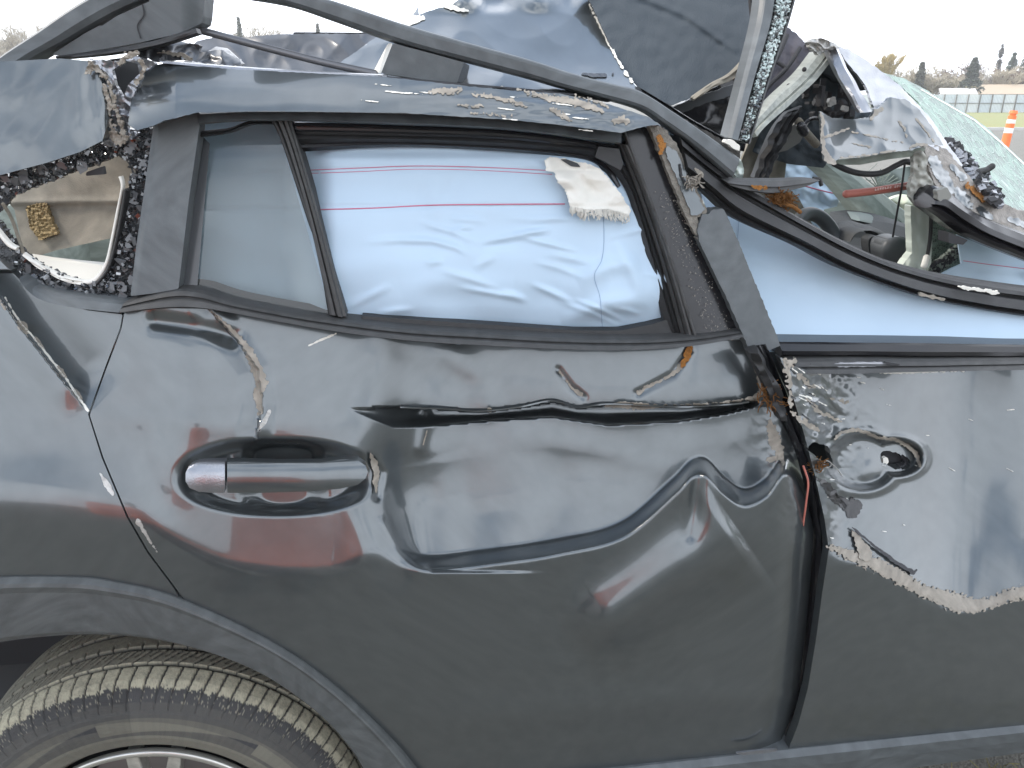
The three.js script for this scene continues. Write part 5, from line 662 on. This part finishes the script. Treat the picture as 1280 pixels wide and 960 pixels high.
part('inner_pillar', sheet({ loops: [[[1138, 256], [1156, 262], [1166, 272], [1164, 330], [1156, 340], [1128, 332], [1140, 316]]], z: (x, y) => -1.40 + 0.01 * n3(x / 10, y / 20), step: 2, rim: 0.02, jag: 0.6 }), std([0.46, 0.50, 0.44], { roughness: 0.6 }));
part('weatherstrip', tube([[1164, 270, -1.385], [1163, 295, -1.385], [1159, 322, -1.385]], 0.0035), M.rubber); part('clip', capTube([[1158, 322, -1.38], [1155, 332, -1.37]], 0.006), M.creamPale);
part('glass_remnant', sheet({ loops: [[[1164, 270], [1198, 290], [1200, 318], [1204, 332], [1180, 344], [1150, 338], [1162, 318]]], z: (x, y) => -1.44 + 0.004 * n3(x / 5, y / 5), step: 2, rim: 0.006, jag: 1.2 }), phy([0.30, 0.32, 0.29], { map: again(crack, 6), roughness: 0.4, ...bump(crack, 6, 0.002) }));
{ const q = rng(99), g = []; for (let k = 0; k < 500; k++) { const t = q(), x = 1160 + q() * 44, y = lerp(334, 300, (x - 1160) / 44) + q() * 16, s = 0.002 + q() * 0.004, b = new THREE.BoxGeometry(s, s, s); b.rotateX(q() * 3); b.rotateY(q() * 3); const p = P(x, y, -1.425 + q() * 0.01); b.translate(p.x, p.y, p.z); g.push(b); } tag(part('glass_crumbs', g.filter((_, i) => i % 3), M.darkTrim), null, null, null, 'stuff'); tag(part('glass_crumbs', g.filter((_, i) => !(i % 3)), M.greyTrim), null, null, null, 'stuff'); }
const zA3 = (x, y) => -1.40 + (y - 320) * 0.0006 + 0.012 * n3(x / 40, y / 22, 3) + 0.012 * Math.exp(-((y - 334 - (x - 1200) * 0.04) ** 2) / 60);
const a3 = part('curtain_airbag', sheet({ loops: [[[1196, 292], [1240, 305], [1350, 345], [1350, 385], [1200, 362], [1160, 352], [1188, 336], [1202, 330]]], z: zA3, step: 2, rim: 0.004 }), M.airbag, car, 'corner of the blue airbag beyond the front pillar');
stitch([[1204, 326], [1240, 331], [1300, 338], [1340, 342]], 0.0008, M.redThread, zA3, 'red_seam', a3);
// ================= the yard and its far edge =================
const dirAt = (px, dist, y = 0) => { const p = P(px, 123, -1); const k = dist / (p.x * Math.sin(-YAW) - p.z * Math.cos(YAW)); return new V3(p.x * k, y, p.z * k); };
const gravelTex = texture(1024, (u, v, i, j) => { const a = 0.55 + 0.5 * tileN(u, v, 120, 3, 2), b = 0.5 + 0.6 * tileN(u, v, 12, 8, 4); const k = clamp(0.50 + 0.34 * a * (0.6 + 0.6 * b)); return [k, k * 0.985, k * 0.95]; });
{ const g = new THREE.PlaneGeometry(1600, 1600); g.rotateX(-Math.PI / 2); const t = again(gravelTex, 1600 / 1.3); const m = std([0.40, 0.40, 0.375], { roughness: 0.95, map: t }); m.bumpMap = again(grain, 1600 / 0.5); m.bumpScale = 0.006; tag(mesh('ground', g, m), 'grey gravel yard the wreck stands on', null, null, 'structure'); }
const grassTex = texture(512, (u, v) => { const a = 0.5 + 0.7 * tileN(u, v, 60, 2, 3), b = 0.5 + 0.9 * tileN(u, v, 9, 5, 3); return [clamp(0.50 + 0.3 * a * b), clamp(0.50 + 0.26 * a), clamp(0.34 + 0.2 * a)]; });
{ const s = new THREE.Shape(), F = 34; const a = dirAt(900, 41), b = dirAt(1600, 41), c = dirAt(1600, 300), d = dirAt(900, 300); const g = new THREE.BufferGeometry(); const ps = [a, b, c, d]; g.setAttribute('position', new THREE.Float32BufferAttribute(ps.flatMap((p) => [p.x, 0.012, p.z]), 3)); g.setAttribute('uv', new THREE.Float32BufferAttribute(ps.flatMap((p) => [p.x / 6, p.z / 6]), 2)); g.setIndex([0, 1, 2, 0, 2, 3]); g.computeVertexNormals(); tag(mesh('grass_verge', g, std([0.80, 0.66, 0.56], { roughness: 1, map: grassTex })), 'strip of dry short grass before the far fence', null, null, 'structure');
  const k = [dirAt(1000, 39.5), dirAt(1500, 39.5)], L = k[0].distanceTo(k[1]), bx = new THREE.BoxGeometry(L, 0.13, 0.35); bx.rotateY(-Math.atan2(k[1].z - k[0].z, k[1].x - k[0].x)); const mid = k[0].clone().lerp(k[1], 0.5); bx.translate(mid.x, 0.065, mid.z); tag(mesh('kerb', bx, std([0.5, 0.49, 0.46], { roughness: 0.9 })), 'pale kerb along the far grass', null, null, 'structure'); }
{ // low gravel stones and dry grass close to the wreck, seen past the sill
  const q = rng(101), st = [], gr = []; for (let k = 0; k < 2600; k++) { const x = 0.9 + q() * 1.4, z = -1.25 + q() * 0.75; if (q() < 0.5) { const s = 0.003 + q() * q() * 0.010, o = new THREE.IcosahedronGeometry(s, 0); o.scale(1, 0.7, 1.2); o.rotateY(q() * 6); o.translate(x, s * 0.4, z); st.push(o); } else { const h = 0.012 + q() * 0.03, a = new V3(x, 0, z), b = a.clone().add(new V3((q() - 0.5) * h, h * 0.7, (q() - 0.5) * h)), c = a.clone().add(new V3((q() - 0.5) * 2.4 * h, h, (q() - 0.5) * 2.4 * h)); gr.push(tubeW([a, b, c], 0.0012, 3, 3)); } }
  const sg = mergeGeometries(st.map((g) => g.toNonIndexed ? g : g)); tag(mesh('gravel_stones', sg, std([0.26, 0.25, 0.22], { roughness: 0.95 })), 'loose gravel beside the wreck', null, null, 'stuff'); tag(mesh('dry_grass', gr, std([0.22, 0.20, 0.09], { roughness: 1 })), 'short dry grass in the gravel beside the wreck', null, null, 'stuff'); }
{ // traffic post
  const b = dirAt(1266, 15), t = thing('traffic_post', 'orange tubular traffic post with two white bands on the yard', 'traffic post', b.toArray()); const lean = 0.10;
  const cyl = (r0, r1, y0, y1) => { const g = new THREE.CylinderGeometry(r1, r0, y1 - y0, 24, 1, false); g.translate(0, (y0 + y1) / 2, 0); g.rotateZ(-lean * 0.6); return g; };
  const O = std([0.82, 0.19, 0.05], { roughness: 0.55 }), Wm = std([0.78, 0.75, 0.72], { roughness: 0.4 });
  mesh('tube', [cyl(0.085, 0.07, 0.06, 1.16), cyl(0.055, 0.055, 1.16, 1.20), cyl(0.075, 0.06, 1.20, 1.255)], O, t); mesh('white_band', cyl(0.076, 0.0745, 0.86, 0.95), Wm, t); mesh('white_band', cyl(0.0735, 0.072, 1.03, 1.10), Wm, t); mesh('base', (() => { const g = new THREE.CylinderGeometry(0.17, 0.2, 0.06, 8); g.translate(0, 0.03, 0); return g; })(), std([0.03, 0.03, 0.03], { roughness: 0.9 }), t);
}
{ // corrugated fence
  const a = dirAt(1060, 85), b = dirAt(1420, 85), dir = b.clone().sub(a), L = dir.length(); dir.normalize(); const ang = Math.atan2(-dir.z, dir.x);
  const t = thing('metal_fence', 'pale grey corrugated metal fence with thin posts across the far side', 'fence', a.toArray()); t.rotation.y = ang;
  const N = 24, w = L / N, pg = (() => { const pos = [], idx = [], n = 16; for (let i = 0; i <= n * 4; i++) { const x = i / (n * 4) * (w - 0.04), z = 0.02 * Math.sin(i / 4 * Math.PI * 2 / 2); pos.push(x, 0.05, z, x, 1.78, z); } for (let i = 0; i < n * 4; i++) idx.push(2 * i, 2 * i + 2, 2 * i + 1, 2 * i + 1, 2 * i + 2, 2 * i + 3); const g = new THREE.BufferGeometry(); g.setAttribute('position', new THREE.Float32BufferAttribute(pos, 3)); g.setAttribute('uv', new THREE.Float32BufferAttribute(pos.filter((_, i) => i % 3 < 2), 2)); g.setIndex(idx); g.computeVertexNormals(); return g; })();
  const mats = [0, 1, 2].map((k) => std([0.50 + 0.04 * k, 0.55 + 0.03 * k, 0.58 + 0.02 * k], { roughness: 0.6 })), pm = std([0.13, 0.13, 0.125], { roughness: 0.6 }), q = rng(111), post = new THREE.CylinderGeometry(0.05, 0.05, 1.82, 8), rail = new THREE.BoxGeometry(w - 0.02, 0.06, 0.05);
  for (let k = 0; k < N; k++) { const m = mesh('panel', pg, mats[Math.floor(q() * 3)], t); m.position.x = k * w; const p = mesh('post', post, pm, t); p.position.set(k * w, 0.91, 0.09); const r = mesh('rail', rail, pm, t); r.position.set((k + 0.5) * w, 0.95, 0.07); }
}
{ // low house and sheds behind the fence
  const bx = (w, h, d, x, y, z) => { const g = new THREE.BoxGeometry(w, h, d); g.translate(x, y, z); return g; };
  const b = dirAt(1252, 104), t = thing('low_house', 'low house with a broad beige roof behind the metal fence', 'house', b.toArray()); t.rotation.y = -0.55;
  mesh('wall', bx(10, 1.9, 6, 0, 0.95, 0), std([0.42, 0.38, 0.32], { roughness: 0.9 }), t); const s = new THREE.Shape(); s.moveTo(-3.6, 0); s.lineTo(0, 1.15); s.lineTo(3.6, 0); const r = new THREE.ExtrudeGeometry(s, { depth: 11, bevelEnabled: false }); r.rotateY(Math.PI / 2); r.translate(-5.5, 1.9, 0); mesh('roof', r, std([0.42, 0.34, 0.25], { roughness: 0.9 }), t); mesh('gable', bx(1.2, 1.2, 0.2, -3.9, 2.2, 3.2), std([0.72, 0.62, 0.35], { roughness: 0.9 }), t); mesh('window', bx(0.12, 0.8, 1.2, 5.03, 1.3, 0), M.dark, t);
  const c = dirAt(1196, 96), u = thing('white_shed', 'long white-roofed shed left of the low house', 'shed', c.toArray()); u.rotation.y = -0.5; mesh('wall', bx(3.4, 1.8, 3, 0, 0.9, 0), std([0.6, 0.56, 0.5], { roughness: 0.9 }), u); const rf = bx(3.8, 0.12, 3.4, 0, 0, 0); rf.rotateX(0.2); rf.translate(0, 2.15, 0); mesh('roof', rf, std([0.5, 0.48, 0.45], { roughness: 0.8 }), u); mesh('door', bx(0.9, 1.8, 0.1, 1.5, 0.9, 1.53), std([0.3, 0.28, 0.26]), u);
}
// ---------- trees ----------
function twigs(q, base, h, spread, depth, r, out) { // a leafless crown of tapering twigs
  const grow = (p, d, len, rad, lev) => { const e = p.clone().addScaledVector(d, len), m = p.clone().lerp(e, 0.5).add(new V3(q() - 0.5, q() - 0.5, q() - 0.5).multiplyScalar(len * 0.12)); out[lev ? 1 : 0].push(tubeW([p, m, e], Math.max(rad, 0.026), 3, 3)); if (lev >= depth) return; const n = lev ? 4 : 5; for (let k = 0; k < n; k++) { const nd = d.clone().add(new V3((q() - 0.5) * spread, (q() - 0.2) * 0.5, (q() - 0.5) * spread)).normalize(); grow(p.clone().lerp(e, 0.55 + 0.45 * q()), nd, len * (0.55 + 0.25 * q()), rad * 0.6, lev + 1); } };
  grow(base, new V3((q() - 0.5) * 0.1, 1, 0).normalize(), h * 0.36, r, 0);
}
const bark = std([0.16, 0.13, 0.10], { roughness: 1 }), twigM = std([0.20, 0.145, 0.105], { roughness: 1 }), twigPale = std([0.42, 0.37, 0.28], { roughness: 1 });
function bareTree(name, label, cat, px, dist, h, spread, seed, mat = twigM, group, rad = 0.09, depth = 4) { const t = thing(name, label, cat, dirAt(px, dist).toArray(), group), o = [[], []]; const q = rng(seed); if (cat === 'shrub') for (let s = 0; s < 5; s++) twigs(q, new V3((q() - 0.5) * 2.6, 0, (q() - 0.5) * 2), h * (0.7 + 0.35 * q()), spread, 4, rad, o); else twigs(q, new V3(0, 0, 0), h, spread, depth, rad, o); mesh('trunk', o[0], bark, t); mesh('crown', o[1], mat, t); return t; }
function conifer(name, label, px, dist, h, w, seed, rgb, gap = 0) {
  const t = thing(name, label, 'tree', dirAt(px, dist).toArray()), q = rng(seed); const tr = new THREE.CylinderGeometry(0.03, 0.16 * h / 8, h, 7); tr.translate(0, h / 2, 0); mesh('trunk', tr, bark, t);
  const pos = [], idx = [], n = Math.round(4200 * (0.4 + w / 3));
  for (let k = 0; k < n; k++) { const f = Math.pow(q(), 0.8), y = h * (0.12 + 0.88 * f), lay = 0.65 + 0.35 * Math.sin(y * 9 + q() * 1.2), R = w * (1 - f) * (0.5 + 0.5 * lay) * (0.55 + 0.6 * n3(y * 1.3, seed) + 0.45) * 1.5 + 0.05; if (gap && n3(y * 2.2, seed, Math.floor(q() * 3)) > 0.25 - gap * 0.3) continue; const a = q() * 6.283, rr = R * Math.sqrt(q()), c = new V3(Math.cos(a) * rr, y - rr * 0.35, Math.sin(a) * rr), s = 0.12 + 0.2 * q(); const o = pos.length / 3; for (let v = 0; v < 3; v++) pos.push(c.x + (q() - 0.5) * s * 2, c.y + (q() - 0.5) * s * 1.2, c.z + (q() - 0.5) * s * 2); idx.push(o, o + 1, o + 2); }
  const g = new THREE.BufferGeometry(); g.setAttribute('position', new THREE.Float32BufferAttribute(pos, 3)); g.setIndex(idx); g.computeVertexNormals(); mesh('crown', g, std(rgb, { roughness: 1 }), t); return t;
}
const px2h = (dist, ytop) => 1.47 + (123 - ytop) / 1099 * dist;
[[1112, 98], [1134, 101], [1156, 96], [1172, 100], [1192, 95], [1214, 104], [1236, 100], [1258, 101], [1280, 98], [1305, 96]].forEach(([px, yt], i) => {
  const L = ['bare brown thicket at the windscreen top, leftmost of the row', 'bare brown thicket just left of the small pointed conifer', 'bare brown thicket under the small pointed conifer', 'bare brown thicket rising above the far fence, right of the small pointed conifer', 'bare brown thicket directly left of the broad dark conifer', 'bare brown thicket directly below the broad dark conifer', 'bare brown thicket behind the beige roof at the tall thin tree', 'bare brown thicket behind the beige roof below the ragged conifers', 'bare brown thicket at the right edge of the picture', 'bare brown thicket beyond the right edge of the picture'][i];
  const d = 104 + (i * 37 % 11), t = bareTree('bare_thicket', L, 'shrub', px, d, px2h(d, yt - 8) * 1.4, 2.4, 200 + i, i % 3 ? twigM : twigPale, 'bare shrubs along the far fence', 0.07, 5); t.scale.set(1.3, 1, 1.3); });
bareTree('tan_tree', 'small tan leafy tree above the top of the windscreen', 'tree', 1105, 92, px2h(92, 80) * 1.35, 1.2, 221, std([0.36, 0.28, 0.12], { roughness: 1 }), undefined, 0.10, 5);
conifer('conifer_tree', 'small pointed dark conifer among the brown thickets', 1146, 100, px2h(100, 80), 1.0, 231, [0.075, 0.08, 0.055]);
conifer('conifer_tree', 'broad dark conifer standing over the bare thickets', 1210, 98, px2h(98, 74), 1.9, 232, [0.07, 0.085, 0.065]);
conifer('conifer_tree', 'tall thin ragged tree like a pole above the beige roof', 1240, 110, px2h(110, 58), 0.55, 233, [0.10, 0.10, 0.09], 0.35);
conifer('conifer_tree', 'ragged green conifer right of the pole-thin tree', 1257, 116, px2h(116, 68), 1.7, 234, [0.09, 0.12, 0.085], 0.4);
conifer('conifer_tree', 'ragged green conifer nearest the right edge of the picture', 1273, 118, px2h(118, 66), 2.0, 235, [0.09, 0.12, 0.085], 0.4);
conifer('round_bush', 'yellow-green bush at the right edge behind the metal fence', 1296, 88, 3.2, 1.2, 236, [0.20, 0.19, 0.05]);
conifer('conifer_tree', 'tiny pointed conifer above the crumpled roof left of the bent rail', 309, 120, px2h(120, 26), 0.9, 237, [0.09, 0.10, 0.07]);
conifer('conifer_tree', 'tiny dark treetop just left of the rising bent roof rail', 404, 125, px2h(125, 33), 0.8, 238, [0.11, 0.11, 0.07]);
[[-12, 40], [8, 42], [26, 36], [42, 30], [342, 30]].forEach(([px, yt], i) => { const d = 112 + i * 4; bareTree('bare_tree', ['pale bare tree at the left edge of the picture, partly cut off', 'pale bare tree at the left edge beside the roof rail', 'pale bare tree second from the roof rail at the left edge', 'pale bare tree closest to the roof rail at the left edge', 'faint bare tree right of the tiny pointed conifer'][i], 'tree', px, d, px2h(d, yt + 8) * 1.2, 1.5, 240 + i, twigPale, 'bare trees at the far left', 0.08, 5); });
// ================= the person whose orange jacket shows in the door's paint =================
function blobMesh(bones, c, half, res, k = 0.03) { // smooth union of tapered capsules [a, b, ra, rb], meshed
  const mc = new MarchingCubes(res, M.dark, false, false, 300000); mc.isolation = 0;
  const B = bones.map(([a, b, ra, rb]) => [a, b.clone().sub(a), ra, rb, Math.max(b.distanceToSquared(a), 1e-9)]), p = new V3(), hs = res / 2;
  let i = 0;
  for (let z = 0; z < res; z++) for (let y = 0; y < res; y++) for (let x = 0; x < res; x++) {
    p.set(c.x + (x - hs) / hs * half, c.y + (y - hs) / hs * half, c.z + (z - hs) / hs * half);
    let d = 1e3; for (const [a, ab, ra, rb, l] of B) { const px = p.x - a.x, py = p.y - a.y, pz = p.z - a.z, t = clamp((px * ab.x + py * ab.y + pz * ab.z) / l), e = Math.hypot(px - ab.x * t, py - ab.y * t, pz - ab.z * t) - lerp(ra, rb, t); const h = Math.max(k - Math.abs(d - e), 0) / k; d = Math.min(d, e) - h * h * k * 0.25; }
    mc.field[i++] = -d;
  }
  mc.update();
  const g = new THREE.BufferGeometry(), n = mc.count, ps = mc.positionArray.slice(0, n * 3); for (let j = 0; j < n * 3; j += 3) { ps[j] = ps[j] * half + c.x; ps[j + 1] = ps[j + 1] * half + c.y; ps[j + 2] = ps[j + 2] * half + c.z; }
  g.setAttribute('position', new THREE.BufferAttribute(ps, 3)); g.setAttribute('normal', new THREE.BufferAttribute(mc.normalArray.slice(0, n * 3), 3)); return g;
}
{
  const PX = -0.56, PZ = 0.42, t = thing('person', 'person in an orange jacket and dark trousers, mirrored in the rear door paint', 'person', [PX, 0, PZ]), v = (x, y, z) => new V3(x, y, z);   // faces the car (-z)
  const skin = std([0.50, 0.32, 0.23], { roughness: 0.6 }), jacket = std([0.90, 0.15, 0.03], { roughness: 0.8, ...bump(grain, 8, 0.001) }), trousers = std([0.045, 0.045, 0.05], { roughness: 0.9 }), boots = std([0.05, 0.035, 0.025], { roughness: 0.7 });
  const hand = (s) => { const w = v(s * 0.27, 0.86, -0.14), o = [[w, v(s * 0.275, 0.80, -0.155), 0.026, 0.034]]; for (let k = 0; k < 4; k++) { const r = v(s * 0.275, 0.79, -0.185 + k * 0.02), L = [0.036, 0.042, 0.040, 0.032][k], m = r.clone().add(v(0, -L, -0.004)), e = m.clone().add(v(-s * 0.012, -L * 0.85, -0.004)); o.push([r, m, 0.0095, 0.009], [m, e, 0.009, 0.0075]); } const th = v(s * 0.268, 0.825, -0.18); o.push([th, v(s * 0.262, 0.795, -0.205), 0.012, 0.010], [v(s * 0.262, 0.795, -0.205), v(s * 0.258, 0.77, -0.212), 0.010, 0.0085]); return o; };
  const head = [[v(0, 1.48, 0.01), v(0, 1.56, -0.005), 0.055, 0.055], [v(0, 1.64, -0.01), v(0, 1.69, 0.005), 0.078, 0.085], [v(0, 1.585, -0.05), v(0, 1.60, -0.04), 0.035, 0.045], [v(0, 1.645, -0.095), v(0, 1.615, -0.112), 0.008, 0.014], [v(-0.03, 1.66, -0.08), v(0.03, 1.66, -0.08), 0.016, 0.016], [v(-0.02, 1.585, -0.088), v(0.02, 1.585, -0.088), 0.009, 0.009], [v(-0.085, 1.65, 0.01), v(-0.088, 1.62, 0.008), 0.016, 0.012], [v(0.085, 1.65, 0.01), v(0.088, 1.62, 0.008), 0.016, 0.012]];
  const torso = [[v(0, 0.95, 0), v(0, 1.10, 0), 0.12, 0.12], [v(0, 1.10, 0), v(0, 1.36, 0), 0.13, 0.13], [v(-0.15, 1.41, 0.01), v(0.15, 1.41, 0.01), 0.07, 0.07], [v(-0.08, 0.95, 0), v(0.08, 0.95, 0), 0.12, 0.12], [v(-0.09, 1.25, 0), v(0.09, 1.25, 0), 0.115, 0.115]];
  const arm = (s) => [[v(s * 0.19, 1.41, 0.01), v(s * 0.25, 1.14, 0.02), 0.056, 0.045], [v(s * 0.25, 1.14, 0.02), v(s * 0.27, 0.88, -0.13), 0.044, 0.03]];
  const leg = (s) => [[v(s * 0.09, 0.92, 0), v(s * 0.10, 0.50, -0.01), 0.092, 0.062], [v(s * 0.10, 0.50, -0.01), v(s * 0.105, 0.10, 0.03), 0.060, 0.042], [v(s * 0.105, 0.06, 0.03), v(s * 0.115, 0.04, -0.13), 0.042, 0.032]];
  const grow = (b, r) => b.map(([p, q, ra, rb]) => [p, q, ra + r, rb + r]);
  const body = blobMesh([...torso, ...arm(1), ...arm(-1), ...leg(1), ...leg(-1)], v(0, 0.76, 0), 0.80, 110);
  const hd = blobMesh(head, v(0, 1.60, -0.01), 0.17, 76, 0.018), hR = blobMesh(hand(1), v(0.27, 0.795, -0.16), 0.115, 60, 0.010), hL = blobMesh(hand(-1), v(-0.27, 0.795, -0.16), 0.115, 60, 0.010);
  t.scale.setScalar(0.9);
  const b = mesh('body', mergeGeometries([body, hd, hR, hL]), skin, t);
  mesh('jacket', blobMesh([...grow(torso, 0.022), ...grow(arm(1), 0.02), ...grow(arm(-1), 0.02), [v(-0.05, 1.47, 0.01), v(0.05, 1.47, 0.01), 0.055, 0.055]], v(0, 1.17, 0), 0.42, 84), jacket, t);
  mesh('trousers', blobMesh([...grow(leg(1).slice(0, 2), 0.018), ...grow(leg(-1).slice(0, 2), 0.018), [v(-0.06, 0.93, 0), v(0.06, 0.93, 0), 0.125, 0.125]], v(0, 0.54, 0), 0.54, 84), trousers, t);
  for (const s of [1, -1]) mesh('boot', blobMesh([[v(s * 0.105, 0.15, 0.03), v(s * 0.105, 0.06, 0.03), 0.058, 0.055], [v(s * 0.105, 0.055, 0.03), v(s * 0.117, 0.045, -0.15), 0.05, 0.044]], v(s * 0.11, 0.1, -0.05), 0.2, 44), boots, t);
  mesh('hair', blobMesh([[v(0, 1.69, 0.02), v(0, 1.70, 0.01), 0.092, 0.09], [v(0, 1.62, 0.05), v(0, 1.66, 0.05), 0.065, 0.07]], v(0, 1.67, 0.02), 0.16, 50), std([0.05, 0.035, 0.02], { roughness: 0.8 }), t);
}
scene.fog = new THREE.FogExp2(0xf2f3f4, 0.0013);
renderer.render(scene, camera);
